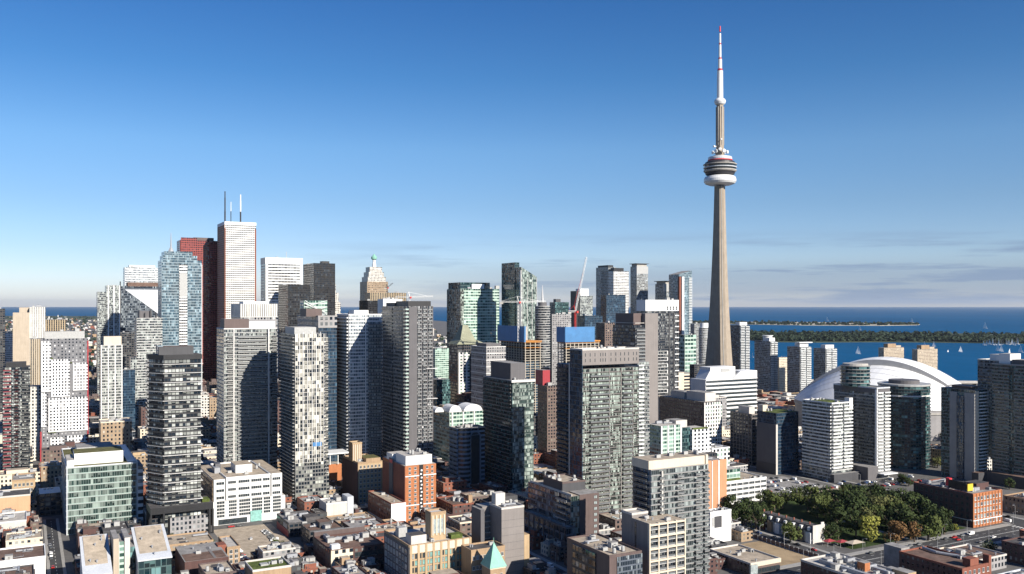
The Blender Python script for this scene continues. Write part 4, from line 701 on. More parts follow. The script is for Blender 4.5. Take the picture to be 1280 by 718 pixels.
# stacked low blocks in the lower left corner
b = low('office_building', 'cream dish block', 'cream low block with square windows and satellite dishes on its dark roof', LB, -25, -24, 41, 577, 800, 'cream_windows', 'roof_dark', 76, 'cream', 3.6, 4.4, 5)
for x, y, r in ((.42, .12, 4.0), (.56, .3, 4.4), (.68, .16, 5.0), (.72, .42, 3.6), (.84, .22, 3.2), (.93, .34, 4.2), (.5, .55, 3.2), (.62, .5, 3.0)):
    p = Vector((x * b.L, y * b.D, b.h)); m = MB(); prof = [(.1, 0), (r * .5, r * .1), (r * .82, r * .27), (r, r * .42), (r * .97, r * .46), (r * .8, r * .32), (r * .45, r * .14), (.1, .06)]
    w_ = g2w(b.gu + p.x, b.gw + p.y, b.h)
    t_ = thing('satellite_dish', {0: 'leftmost white satellite dish on the cream dish block'}.get(len([o for o in bpy.data.objects if o.name.startswith('satellite_dish')]), 'white satellite dish tilted skyward on the roof of the cream dish block'), 'satellite dish', w_, R(-60), 'satellite dishes on the cream block')
    m.lathe(prof, 18, cap=False); d = m.build('reflector', 'dish_white', t_, loc=(0, 0, r * .55)); d.rotation_euler = (R(50), 0, 0)
    f = MB(); f.bar((0, 0, .1), (0, 0, r * .8), .12); f.lathe([(.25, r * .75), (.3, r * .9)], 8); f.build('feed', 'unit_dark', d); s_ = MB(); s_.bar((-r * .3, 0, 0), (0, 0, r * .6), .18); s_.bar((r * .3, 0, 0), (0, 0, r * .6), .18); s_.bar((0, .5, 0), (0, 0, r * .6), .2); s_.build('stand', 'pole_grey', t_)
low('office_building', 'cream wall block', 'cream plain walled block behind the cream dish block', LB, -30, -28, 46, 547, 940, 'cream', 'roof_pale', 60, 'cream', n=8)
b = low('brick_building', 'small tan brick block', 'small tan brick block with arched window rows below the cream dish block', LB, 14, 15, 44, 602, 690, 'yellow_brick', 'roof_grey', 28, 'tan_brick', n=3); b.windows('W', 5, 4, 1.5, 2.2, 1, b.L - 1, 3, b.h - 1)
low('brick_building', 'salmon wall block', 'flat block with a plain salmon wall and dark roof in the lower left corner', LB, -30, -28, 38, 625, 645, 'salmon', 'roof_dark', 26, 'pale_concrete', n=9)
b = low('office_building', 'grey blank block', 'flat block with a blank grey concrete wall, lower left corner', LB, -35, -34, 33, 658, 590, 'pale_concrete', 'roof_pale', 30, 'white_slab', n=9); b.part('stair_box', 'red_brick', b.L - 22, b.L - 16, -1.5, 5, 0, b.h + 2)
low('office_building', 'white parapet block', 'low block with a long white parapet at the bottom left corner', LB, -40, -38, 57, 708, 500, 'white_panel', 'roof_brown', 30, 'white_panel', n=10)
# dark banded condo with chamfered corner
b = B('condo_tower', 'black banded condo', 'black framed condo tower with white slab edges, chamfered corner and black podium', K, 203, 205, 251, 446, 606, 24)
ft = [(0, 0), (b.L, 0), (b.L, 22), (-8, 22), (-8, 13.9)]
def prism(pts, z0, z1, fh, bay, mats, name, root, u0=0):
    m = MB(); k = max(1, round((z1 - z0) / fh)); u = u0
    for i in range(len(pts)):
        a, e = pts[i], pts[(i + 1) % len(pts)]; n_ = max(1, round(math.dist(a, e) / bay))
        m.face([(*a, z0), (*e, z0), (*e, z1), (*a, z1)], 0, [(u, 0), (u + n_, 0), (u + n_, k), (u, k)]); u += n_ + 5
    m.face([(*p, z1) for p in pts], 1); m.face([(*p, z0) for p in reversed(pts)], 0)
    return m.build(name, mats, root)
def grow(pts, d):
    out = []; n_ = len(pts)
    for i in range(n_):
        p0, p1, p2 = Vector(pts[i - 1]), Vector(pts[i]), Vector(pts[(i + 1) % n_]); e1, e2 = (p1 - p0).normalized(), (p2 - p1).normalized()
        n1, n2 = Vector((e1.y, -e1.x)), Vector((e2.y, -e2.x)); bis = (n1 + n2).normalized(); out.append(tuple(p1 + bis * (d / max(.3, bis.dot(n1)))))
    return out
z1 = b.z(450); prism(ft, 0, z1, 3.1, 2.3, ['condo_black_glass', 'roof_dark'], 'glass_wall', b.root); prism(grow(ft, .7), z1, b.z(446) + 1, 3, 3, ['black_metal', 'roof_dark'], 'cap', b.root)
zp = b.z(633); k = round((z1 - zp) / 3.1); f2 = (z1 - zp) / k; s1 = MB(); g = grow(ft, 1.3)
s1.loft([[(*p, 0) for p in g], [(*p, .3) for p in g]]); me1 = s1.data('balcony', ['white_slab']); s3 = MB(); g = grow(ft, .35); s3.loft([[(*p, 0) for p in g], [(*p, .35) for p in g]]); me3 = s3.data('floor_band', ['dark_grey'])
rl = MB()
for a, e in ((g[4], g[0]), (g[3], g[4])):
    a, e = Vector(a), Vector(e); nn = Vector(((e - a).y, -(e - a).x)).normalized(); o_ = nn * .8
    rl.face([(*(a + o_), .3), (*(e + o_), .3), (*(e + o_), 1.3), (*(a + o_), 1.3)]); rl.face([(*(e + o_ * .9), .3), (*(a + o_ * .9), .3), (*(a + o_ * .9), 1.3), (*(e + o_ * .9), 1.3)])
mr = rl.data('railing', ['dark_rail'])
for i in range(1, k):
    o = link('balcony' if i % 2 else 'floor_band', me1 if i % 2 else me3, b.root, (0, 0, zp + i * f2 - .2)); link('railing', mr, o)
b.box('penthouse', 'dark_grey', -3, b.L * .82, 3, 18, b.h + 1, b.z(434), roof='roof_brown'); b.part('roof_box', 'blue_glass', -3.2, 0, 5, 12, b.h + 1, b.z(433)); 
b.box('podium', 'black_metal', -9, b.fx(265), -4, 22, b.z(641), zp, roof='roof_dark'); b.part('podium_wall', 'dark_office', -8, b.fx(265) - 1, 4, 21, 0, b.z(641) - .05)
for i in range(6): b.part('podium_column', 'black_metal', -9, -8.1, -4 + i * 4.6, -3 + i * 4.6, 0, b.z(641))
for c in (203, 260, 264): b.part('podium_column', 'black_metal', b.fx(c), b.fx(c) + 1.1, -4, -2.8, 0, b.z(641))
b.box('entrance_block', 'grey_windows', b.fx(212), b.fx(259), -2.6, 3.9, 0, b.z(648), 3.4, 2.6); b.part('roof_planting', 'roof_moss', b.fx(251) + 1, b.fx(262), 0, 8, zp, zp + 2)
# white ribbon-window office
b = B('office_building', 'white ribbon office', 'white eight storey office with ribbon windows and a tan gravel roof', OB, 248, 267, 352, 600, 640)
zl = b.z(627); b.box('wall', 'white_panel', -.6, b.L + 2, -2.5, b.D * .5, 0, zl, roof='roof_pale'); b.box('wall', 'white_panel', b.fx(283), b.fx(338), 0, None, zl, b.h, roof='roof_tan', par='white_panel')
b.box('wall', 'white_panel', 0, b.fx(281), -1.0, b.D, zl, b.h + .02, roof='roof_tan'); b.box('wall', 'white_panel', b.fx(339), b.L, -1.2, b.D * .98, zl, b.h + 1, roof='roof_tan'); b.box('side_wall', 'tan_windows', -.9, -.65, 0, b.D, 0, b.h - .4, 3.6, 4)
def ribbon(b, cols, rows, z0, dz, h, at0):
    for c0, c1 in cols:
        w_ = c1 - c0; m = MB(); m.box(0, w_, -.06, .1, 0, h, 1); m.box(-.1, w_ + .1, -.3, .1, -.22, -.001, 0); m.box(-.1, w_ + .1, -.2, .1, h + .001, h + .15, 0)
        for i in range(int(w_ / 1.4) + 1): m.box(i * w_ / (int(w_ / 1.4) or 1) - .06, i * w_ / (int(w_ / 1.4) or 1) + .06, -.14, .1, 0, h, 0)
        me = m.data('window', ['white_slab', 'window_glass'])
        for r_ in range(rows): link('window', me, b.root, (c0, at0, z0 + r_ * dz))
cs = [(b.fx(a), b.fx(e)) for a, e in ((270, 280), (285, 295), (298, 312), (314, 327), (328.5, 337), (340, 350))]
ribbon(b, cs[1:5], 3, zl + 1.3, (b.h - zl) / 3, 1.9, 0); ribbon(b, cs[:1], 3, zl + 1.3, (b.h - zl) / 3, 1.9, -1.0); ribbon(b, cs[5:], 3, zl + 1.3, (b.h - zl) / 3, 1.9, -1.2); ribbon(b, cs, 5, 5.6, (zl - 5) / 5, 1.7, -2.5)
b.part('shopfront', 'window_glass', b.fx(272), b.fx(308), -2.7, -2.4, .3, 4); b.part('lobby_glass', 'window_teal', b.fx(312), b.fx(326), -3.2, -2.4, .3, 8)
b.box('penthouse', 'white_panel', b.fx(301), b.fx(322), 18, 36, b.h, b.h + 6, roof='roof_tan'); b.part('cooling_plant', 'duct_metal', b.fx(276), b.fx(283), 24, 36, b.h, b.h + 4); b.part('cooling_plant', 'unit_dark', b.fx(279), b.fx(286), 30, 38, b.h, b.h + 6); b.units(8, kinds=(5, 3, 0))
# low roofs, houses and lots at the bottom
b = low('brick_building', 'two tone roof shed', 'long dark shed with half grey, half brown roof at the bottom edge', LB, 219, 231, 286, 703, 500, 'dark_brick', 'roof_grey', n=4, kinds=(5, 0)); b.part('roof_field', 'roof_brown', .6, b.L * .96, .6, b.D * .45, b.h, b.h + .06)
for i in range(14): b.part('walkway_plank', 'unit_dark', b.L * .66, b.L * .72, 1 + i * 1.9, 1.5 + i * 1.9, b.h + .1, b.h + .5)
b = low('brick_building', 'tan brick house', 'small tan brick house with four windows beside the car park', 'house', 273, 284, 300, 686, 532, 'tan_brick', 'roof_pale', par='tan_brick', n=1); b.windows('W', 2, 3, 1.7, 2, .6, b.L - .6, 3, b.h - .6); b.part('side_wing', 'red_brick', -.1, -5, 2, 10, 0, b.h + 2)
b = low('shed', 'green roof house', 'low building with a mossy green roof at the bottom edge', LB, 306, 316, 364, 715, 470, 'tan_brick', 'roof_moss', par='pale_concrete', n=4, kinds=(0, 5)); b.part('skylight', 'unit_pale', b.L * .3, b.L * .5, 8, 12, b.h, b.h + .8)
b = low('brick_building', 'red base pub', 'dark low building with a red painted lower wall beside the car park', LB, 346, 361, 401, 656, 605, 'dark_office', 'roof_grey', par='dark_grey', n=8); b.part('red_wall', 'red_panel', -.25, -.01, 1, b.D - 1, 0, 4.5); b.part('poster_panel', 'unit_pale', -.2, -.01, 4, 14, 5.2, b.h - 1); b.part('lift_shaft', 'unit_pale', b.L * .4, b.L * .55, -1.5, -.02, 0, b.h + 1)
b.part('terrace_roof', 'roof_dark', b.L * .55, b.L * .98, 1, 12, b.h, b.h + 3)
b = low('office_building', 'pale concrete box', 'windowless pale concrete box with a grey metal side tower', LB, 399, 408, 434, 631, 640, 'pale_concrete', 'roof_pale', par='white_slab', n=6); b.part('side_tower', 'light_metal', b.L + .05, b.L + 4.6, -.5, 12, 0, b.h + 4); b.part('side_wing', 'dark_office', -8, -.1, -2, 14, 0, b.h - 5)
b = B('brick_building', 'brown roof warehouse', 'long dark warehouse with brown roof and a cream front corner', LB, 393, 414, 480, 690, 516)
b.box('wall', 'darkbrick_windows', fh=4, bay=4, roof='roof_brown', par='dark_brick', y0=.3); b.box('wall', 'cream_windows', -.2, b.fx(441), -.5, .28, 0, b.h + .6, 4.4, 4, roof='cream'); b.part('stair_box', 'white_panel', 1, 6, 2, 6, b.h, b.h + 3); b.units(16); b.part('long_duct', 'duct_metal', 4, b.L - 3, b.D * .7, b.D * .7 + 1.2, b.h, b.h + 1.6); b.box('rear_wall', 'brown_panel', 0, b.L, b.D + .1, b.D + 3, 0, b.h + 3.5)
b.windows('W', 5, 2, 3.6, 2.4, b.fx(444), b.L - .5, 2, b.h - .5, 'dark_grey', at0=.3)
# art deco yellow brick loft
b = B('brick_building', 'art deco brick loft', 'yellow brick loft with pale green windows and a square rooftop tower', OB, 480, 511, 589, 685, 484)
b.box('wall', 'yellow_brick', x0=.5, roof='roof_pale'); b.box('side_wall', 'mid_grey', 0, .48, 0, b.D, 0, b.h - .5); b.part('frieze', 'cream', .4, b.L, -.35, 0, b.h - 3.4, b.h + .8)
b.piers('W', 9, 1.3, .55, 0, b.h + 1.2, 'yellow_brick', .5, b.L); cw = (b.L - 1.2) / 8
b.windows('W', 16, 6, 1.35, 2.5, 1.0, b.L - .7, .5, b.h - 3.3, 'dark_grey', ('window_teal', 'window_teal', 'window_glass', 'window_pale'), sill=False); b.windows('N', 8, 6, 2.3, 2.4, 2, b.D - 1, .5, b.h - 1.2, 'white_slab', ('window_glass', 'window_pale'), sill=False)
p = MB(); p.ring(0, b.L, 0, b.D, .6, b.h + .01, b.h + 1.3); p.build('parapet', 'tan_brick', b.root)
tw = b.fx(545), b.fx(545) + 9; b.box('roof_tower', 'yellow_brick', *tw, 7, 15, b.h, b.h + 15, roof='pale_concrete', par='tan_brick')
for i in range(3): b.part('tower_window', 'window_pale', tw[0] + 1.6 + i * 2.2, tw[0] + 3.0 + i * 2.2, 6.85, 7.05, b.h + 4, b.h + 12)
for i in range(4): b.part('tower_pier', 'cream', tw[0] + .7 + i * 2.3, tw[0] + 1.4 + i * 2.3, 6.6, 7.02, b.h + 3, b.h + 14)
b.box('penthouse', 'pale_concrete', 3, 12, 4, 12, b.h, b.h + 5, roof='roof_dark'); b.part('water_tank', 'unit_pale', 2, 7, 20, 25, b.h, b.h + 6); b.units(8, kinds=(0, 5, 3)); b.part('roof_planting', 'roof_moss', b.L - 10, b.L - 3, 5, 10, b.h, b.h + 2.4)
# brick church spire
b = B('church', 'green spire church', 'church tower with a pale green copper pyramid spire at the bottom edge', 'church', 599, 613, 632, 712, 470, 10)
b.box('tower_wall', 'tan_brick', par='cream'); m = MB(); c = b.L / 2; m.loft([[(-.6, -.6, b.h + .5), (b.L + .6, -.6, b.h + .5), (b.L + .6, b.D + .6, b.h + .5), (-.6, b.D + .6, b.h + .5)], [(c - .12, b.D / 2 - .12, b.h + 12.5), (c + .12, b.D / 2 - .12, b.h + 12.5), (c + .12, b.D / 2 + .12, b.h + 12.5), (c - .12, b.D / 2 + .12, b.h + 12.5)]]); m.build('spire', 'green_copper', b.root)
m = MB(); m.bar((c, b.D / 2, b.h + 12.4), (c, b.D / 2, b.h + 15), .12, n=5); m.build('finial', 'green_copper', b.root); b.windows('W', 2, 2, 1.2, 2.2, .6, b.L - .6, 6, b.h - 1)
b = low('brick_building', 'orange window brick block', 'tan brick block with sunlit windows behind the green spire', LB, 588, 589, 631, 690, 484, 'tan_brick', 'roof_dark', 12.5, 'tan_brick', n=3, kinds=(0, 5)); b.windows('W', 9, 4, 1.3, 1.9, .5, b.L - .5, 1, b.h - .8, 'white_slab', ('window_glass', 'window_pale'))
b = B('apartment_block', 'plain concrete flats', 'tall plain grey concrete apartment slab right of the art deco brick loft', AB, 592, 627, 655, 637, 500, 24)
b.box('wall', 'warm_grey', 0, None, 0, 15, roof='roof_grey', par='pale_concrete'); b.box('wall', 'warm_grey', -4.5, b.L - 4, 15.1, 24, 0, b.h - 1); b.box('wall', 'mid_grey', -7, -4.6, 12, 24, 0, b.h - 2)
b.balc('W', -4.4, -.2, 5, b.h - 3, 3.1, 1.6, 'pale_concrete', 'condo_rail', at0=15); b.part('stair_box', 'pale_concrete', 1, 7, 9, 14, b.h, b.h + 7); b.units(4); b.part('side_wing', 'yellow_brick', b.L + .1, b.L + 3.5, 0, 9, 0, b.h - 16)
for i in range(9): b.part('panel_joint', 'mid_grey', 0.1, b.L - .1, -.05, .01, 4.2 * i + 3.0, 4.2 * i + 3.15)
# orange brick hotel
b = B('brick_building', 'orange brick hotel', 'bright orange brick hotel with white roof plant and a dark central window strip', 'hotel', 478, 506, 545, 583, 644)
b.box('wall', 'orange_brick', x0=.4, roof='roof_pale'); b.box('side_wall', 'red_brick', 0, .38, 0, b.D * .5, 0, b.h - .3); b.box('side_wall', 'mid_grey', -.6, .38, b.D * .5 + .05, b.D * .66, 0, b.h + 2); b.box('side_wall', 'red_brick', 0, .38, b.D * .66 + .1, b.D, 0, b.h - 3)  # darker red brick on the side stands in for its shade
m_ = b.L * .52; b.part('glass_strip', 'black_metal', m_ - 1.5, m_ + 1.5, -.2, .02, 6, b.h)
for i in range(12): b.part('strip_panel', 'white_panel', m_ - .9 + (i % 2) * .5, m_ + .4 + (i % 2) * .5, -.42, -.21, 8 + i * (b.h - 10) / 12, 9.2 + i * (b.h - 10) / 12)
b.windows('W', 2, 12, 1.5, 1.7, 1.6, m_ - 2.4, 3, b.h - .6); b.windows('W', 2, 12, 1.5, 1.7, m_ + 2.6, b.L - 1, 3, b.h - .6)
for z_ in (12.5, b.h - 8): b.part('string_course', 'white_panel', .3, m_ - 1.6, -.35, .02, z_, z_ + .7); b.part('string_course', 'white_panel', m_ + 1.6, b.L, -.35, .02, z_, z_ + .7)
b.box('roof_plant', 'white_panel', b.L * .08, b.L * .92, 3, b.D * .5, b.h, b.h + 6.5, roof='roof_pale'); b.box('roof_plant', 'white_panel', 0, b.L * .5, b.D * .55, b.D * .8, b.h, b.h + 5, roof='roof_pale'); b.units(6, b.h + 6.5, b.L * .1, b.L * .9, 4, b.D * .48, kinds=(0, 3, 5)); b.part('roof_sign', 'signal_red', -.65, -.1, b.D * .5 + .2, b.D * .64, b.h - 1.5, b.h + 1)
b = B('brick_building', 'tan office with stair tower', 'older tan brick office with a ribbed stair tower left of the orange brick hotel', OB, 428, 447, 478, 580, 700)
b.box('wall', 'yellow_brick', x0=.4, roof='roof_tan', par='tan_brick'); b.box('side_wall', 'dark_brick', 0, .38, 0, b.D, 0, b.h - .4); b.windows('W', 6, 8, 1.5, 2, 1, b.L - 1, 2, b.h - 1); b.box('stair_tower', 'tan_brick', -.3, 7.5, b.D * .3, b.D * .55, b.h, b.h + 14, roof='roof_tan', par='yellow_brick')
for i in range(5): b.part('tower_rib', 'cream', .2 + i * 1.5, .8 + i * 1.5, b.D * .3 - .4, b.D * .3 + .1, b.h, b.h + 13.4)
b.box('roof_deck', 'tan_brick', 8, b.L - .5, 3, 20, b.h, b.h + 3, roof='roof_green'); b.units(6, kinds=(0, 3, 5))
b = low('brick_building', 'white end terrace', 'low dark red brick block whose sunlit end wall is plain white', LB, 460, 489, 507, 631, 625, 'brick_windows', 'roof_tan', par='red_brick', n=3, kinds=(0, 5)); b.part('end_wall', 'white_panel', -.1, b.L + .1, -.4, -.01, 0, b.h + .5); b.part('base_course', 'pale_concrete', -.4, -.01, 0, b.D, 0, 4)
b = low('brick_building', 'dark brick walkup', 'low dark brick block with cluttered flat roof right of the orange brick hotel', LB, 545, 566, 592, 633, 640, 'darkbrick_windows', 'roof_brown', par='red_brick', n=9); b.part('chimney', 'tan_brick', b.L - 3, b.L, 2, 5, b.h, b.h + 6)
b = low('brick_building', 'dark arcade block', 'low dark block with a curved cornice behind the art deco brick loft', LB, 560, 575, 594, 655, 590, 'brown_windows', 'roof_dark', par='cream', n=3, kinds=(0, 5))
# orange pavilion under a white canopy, behind
b = low('brick_building', 'orange canopy block', 'orange block on stilts below a tilted white canopy', LB, 404, 410, 427, 581, 768, 'orange_brick', 'roof_pale', 14, n=0); b.part('canopy_roof', 'white_panel', -4, b.L + 6, -4, 16, b.h + 9, b.h + 10)
for x in (1, 8, 14): b.part('post', 'white_panel', x, x + .6, -2, -1.4, b.h, b.h + 9)
# loft with glass corner
b = B('apartment_block', 'brown end loft', 'dark glass loft with a brown brick end wall and bright corner windows', AB, 660, 714, 748, 621, 560)
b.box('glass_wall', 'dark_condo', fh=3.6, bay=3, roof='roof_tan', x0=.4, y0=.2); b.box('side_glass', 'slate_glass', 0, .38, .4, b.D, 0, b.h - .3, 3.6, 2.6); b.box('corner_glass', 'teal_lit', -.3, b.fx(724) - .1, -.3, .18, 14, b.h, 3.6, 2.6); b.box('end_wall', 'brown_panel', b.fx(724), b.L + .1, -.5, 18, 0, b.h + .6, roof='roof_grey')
b.windows('W', 1, 8, 2.2, 1.7, b.L - 4.5, b.L - .6, 8, b.h, 'dark_grey', ('window_pale',), at0=-.5, sill=False); b.balc('N', 3, 16, 18, b.h, 3.6, 1.8, 'white_slab', 'condo_rail'); b.box('penthouse', 'dark_grey', 1, b.L - 2, 12, 36, b.h, b.h + 6, roof='roof_tan', par='brown_panel'); b.units(7, b.h + 6, 2, b.L - 3, 13, 35, kinds=(0, 5, 3)); b.part('terrace_rail', 'pale_concrete', .5, 1, .5, b.D - 2, b.h, b.h + 1.2)
b.box('podium', 'slate_glass', -6, -.05, -4, b.D - 4, 0, 19, 4.5, 3, roof='roof_grey', par='mid_grey'); b.piers('N', 9, .7, .4, 0, 19, 'brown_panel', -3, b.D - 5, at0=-6); b.units(5, 19, -5.5, -.5, 0, 30, kinds=(5,))
b = B('office_building', 'dark brown corner office', 'dark brown office with a tan roof crowded by vents at the bottom edge', OB, 708, 761, 802, 697, 440)
b.box('wall', 'brown_panel', x0=.4, roof='roof_tan', par='brown_panel'); b.box('side_glass', 'dark_office', -.2, .38, b.D * .3, b.D * .85, 8, b.h - 1, 4, 3); b.box('front_glass', 'slate_glass', b.fx(771), b.L + .2, -.4, -.01, 6, b.h - .5, 2.6, 1.8); b.part('brick_base', 'orange_brick', b.fx(771), b.L + .4, -2.5, -.5, 0, 5.5); b.units(14); b.part('side_band', 'mid_grey', -.4, -.21, 2, b.D - 2, 5, 9)
# glass tower with cream frame
b = B('condo_tower', 'cream topped glass condo', 'glass balcony condo with a flat cream penthouse band', K, 791, 814, 886, 588, 478)
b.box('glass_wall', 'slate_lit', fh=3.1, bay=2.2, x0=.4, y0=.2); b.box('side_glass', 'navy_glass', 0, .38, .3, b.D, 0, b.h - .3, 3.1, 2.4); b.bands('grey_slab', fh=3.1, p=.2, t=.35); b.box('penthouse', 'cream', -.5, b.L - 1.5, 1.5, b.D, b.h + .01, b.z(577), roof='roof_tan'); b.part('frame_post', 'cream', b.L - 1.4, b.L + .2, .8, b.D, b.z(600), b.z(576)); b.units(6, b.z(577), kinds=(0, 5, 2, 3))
for c0, c1 in ((823, 829), (845, 853), (868, 876), (879, 885)): b.balc('W', b.fx(c0), b.fx(c1), 6, b.h - 2, 3.1, 1.6, 'grey_slab', 'condo_rail')
b.part('column', 'pale_concrete', b.fx(826), b.fx(826) + 1, -.9, .3, 0, b.h - 1); b.balc('N', 3, b.D - 2, 6, b.h, 3.1, 1.2, 'grey_slab', 'dark_rail')
b = B('condo_tower', 'cream framed block', 'block with a cream grid frame over balconies before the cream topped glass condo', AB, 779, 812, 856, 656, 458, 14.6)
b.box('wall', 'dark_condo', fh=3.1, bay=2.6, x0=.3, y0=1.2, roof='roof_tan'); b.box('side_wall', 'warm_grey', -.3, .28, 0, 14.5, 0, b.h + .4); b.box('side_wall', 'warm_grey', -.3, 10, 14.7, 24, 0, b.h + 2, roof='roof_pale', par='pale_concrete'); b.part('side_window', 'window_glass', -.4, -.29, 11, 12.2, 3, b.h - 1)
for i in range(5): c = b.L * i / 4; b.part('frame_post', 'cream', c - .35, c + .35, -.4, 1.1, 0, b.h + .5)
for i in range(7): b.part('frame_beam', 'cream', .36, b.L - .36, -.35, 1.15, b.h - i * 6.2 - .9, b.h - i * 6.2)
b.balc('W', .4, b.L - .4, 2.5, b.h, 3.1, 1.2, 'white_slab', 'condo_rail', at0=1.2); b.units(5, kinds=(0, 5))
# right-hand middle ground
b = B('apartment_block', 'orange slab flats', 'pair of orange brick slabs with white vertical joints', AB, 877, 883, 908, 578, 665, 20)
b.box('wall', 'salmon', roof='roof_grey'); [b.part('brick_slab', 'orange_brick_pale', b.fx(a), b.fx(e), -.8, -.01, 0, b.h + 1) for a, e in ((883.5, 888.5), (890, 896.5), (898.5, 907.5))]; [b.part('joint', 'white_panel', b.fx(a), b.fx(e), -1.1, .0, 0, b.h + .6) for a, e in ((888.8, 889.7), (896.8, 898.2))]; b.balc('N', .5, b.D - .5, 3, b.h, 3, 1.4, 'pale_concrete', 'condo_rail'); b.units(3)
b = low('office_building', 'white mural box', 'plain white box building with a dark rectangular mural', LB, 879, 888, 914, 642, 590, 'white_panel', 'roof_grey', par='white_panel', n=6); b.part('mural', 'dark_grey', b.fx(893), b.fx(902), -.2, -.01, b.h - 10, b.h - 2.5); b.part('mural_panel', 'unit_pale', b.fx(890), b.fx(893) - .1, -.2, -.01, b.h - 9, b.h - 3)
b = low('shop_building', 'tan flat shop', 'single storey shop with wide tan roof and cream fascia by the construction lot', 'shop', 887, 938, 975, 706, 518, 'brown_windows', 'roof_tan', par='pale_concrete', n=7, kinds=(0, 1, 5)); b.part('fascia', 'cream', -.3, b.L + .3, -.6, -.14, b.h - 1.6, b.h + .8); b.part('bay_window', 'window_pale', -1.4, 4, -1.8, -.62, 1, b.h); b.windows('W', 5, 1, 3, 2.6, 5, b.L - .5, .8, 4.6, 'dark_grey')
b = B('office_building', 'white tiered office', 'white three tier office with green window bands above the park', OB, 899, 905, 958, 604, 703, 30)
b.box('wall', 'white_panel', roof='roof_tan', par='white_panel'); b.box('upper_tier', 'pale_green', 1, b.fx(934), 8, 28, b.h, b.z(591), 3.6, 3.6, roof='roof_pale'); b.box('upper_tier', 'white_panel', 1, b.fx(922), 12, 28, b.z(591), b.z(584))
ribbon(b, [(1 + i * 6.3, 6.6 + i * 6.3) for i in range(7)], 4, 2.4, 4.0, 1.9, 0); b.units(6, y1=7, kinds=(5, 0)); b.part('roof_planting', 'roof_moss', 3, b.fx(930), 4, 6, b.h, b.h + 1.4)
b = B('office_building', 'white slot block', 'small white block with dark vertical slots behind the orange slab flats', OB, 887, 890, 912, 562, 800, 20)
b.box('wall', 'white_grid', fh=4, bay=4, par='white_panel'); b.units(3)
b = B('terrace', 'dark roof row houses', 'row of old joined houses with dark slate roofs beside the park', 'row houses', 949, 1016, 1030, 661, 590)
b.box('wall', 'pale_windows', fh=3.4, bay=4, z1=b.h - 2.5, roof='roof_dark'); n = 7
for i in range(n):
    y0, y1 = b.D * i / n + .3, b.D * (i + 1) / n - .3; m = MB(); z0 = b.h - 2.45
    m.loft([[(-.5, y0, z0), (b.L + .4, y0, z0), (b.L * .8, y0, z0 + 3.4), (b.L * .2, y0, z0 + 3.4)], [(-.5, y1, z0), (b.L + .4, y1, z0), (b.L * .8, y1, z0 + 3.4), (b.L * .2, y1, z0 + 3.4)]]); m.build('roof', 'roof_dark', b.root)
    b.part('chimney', 'red_brick', b.L * .4, b.L * .5, y1 + .02, y1 + .58, z0, z0 + 5); b.part('dormer', 'white_panel', -.4, 1.8, (y0 + y1) / 2 - 1, (y0 + y1) / 2 + 1, z0 + .4, z0 + 2.6); b.part('front_bay', ('white_panel', 'tan_brick', 'red_brick', 'pale_concrete')[i % 4], -1.3, -.02, y0 + .6, y1 - 1.6, 0, z0 - .6)
b.part('end_wall', 'pale_concrete', -.3, b.L + .2, -.5, -.02, 0, b.h + 2); b.part('end_chimney', 'pale_concrete', b.L * .7, b.L * .95, -.5, .2, b.h + 2, b.h + 3.4)
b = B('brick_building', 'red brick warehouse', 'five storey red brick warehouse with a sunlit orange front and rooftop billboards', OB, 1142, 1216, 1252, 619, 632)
b.box('wall', 'red_brick', x0=.4, y0=.3, roof='roof_grey', par='red_brick'); b.box('front_wall', 'orange_brick', 0, b.L, -.1, .28, 0, b.h + .8); b.box('side_wall', 'dark_brick', -.1, .38, .3, b.D, 0, b.h)  # orange front and dark side put sun and shade into the brick colour
b.windows('W', 9, 5, 1.7, 2.3, 1, b.L - 1, 1.2, b.h - .8, 'white_slab', ('window_glass', 'window_pale'), at0=-.1); b.windows('N', 11, 5, 1.6, 2.2, 2, b.D - 1, 1.2, b.h - .8, 'dark_grey', ('window_glass',), at0=-.1); b.piers('W', 10, .7, .35, 0, b.h + .4, 'orange_brick', 0, b.L, at0=-.1)
b.part('string_course', 'white_panel', .1, b.L - .1, -.5, -.11, 4.7, 5.3); b.part('string_course', 'pale_concrete', -.4, -.12, .4, b.D - .4, 4.7, 5.2)
b.part('billboard', 'black_metal', 4, 4.6, 8, 22, b.h + 1, b.h + 7); b.part('billboard', 'yellow_paint', 4, 10, 6.6, 7.2, b.h + 1, b.h + 6); b.part('red_tank', 'signal_red', 8, 11, 24, 27, b.h, b.h + 7); b.units(16); b.part('rail_frame', 'duct_metal', 6, 24, 36, 36.4, b.h + 3, b.h + 3.4); b.box('roof_hut', 'dark_brick', 16, 30, 8, 18, b.h, b.h + 5, roof='roof_dark')
b = low('brick_building', 'crowded roof block', 'dark brick block whose pale roof is crowded with ducts and air conditioners', OB, 1001, 1098, 1146, 733, 452, 'darkbrick_windows', 'roof_pale', par='pale_concrete', n=46); b.box('stair_box', 'orange_brick', 14, 18, 20, 25, b.h, b.h + 4.5); b.box('stair_box', 'cream', 2, 8, 4, 9, b.h, b.h + 3); b.box('stair_box', 'yellow_brick', b.L - 6, b.L + .2, .5, 10, b.h, b.h + 3); b.part('long_duct', 'duct_metal', 6, 8, 10, 44, b.h, b.h + 2); b.part('long_duct', 'duct_metal', 20, 22, 8, 30, b.h, b.h + 1.8)
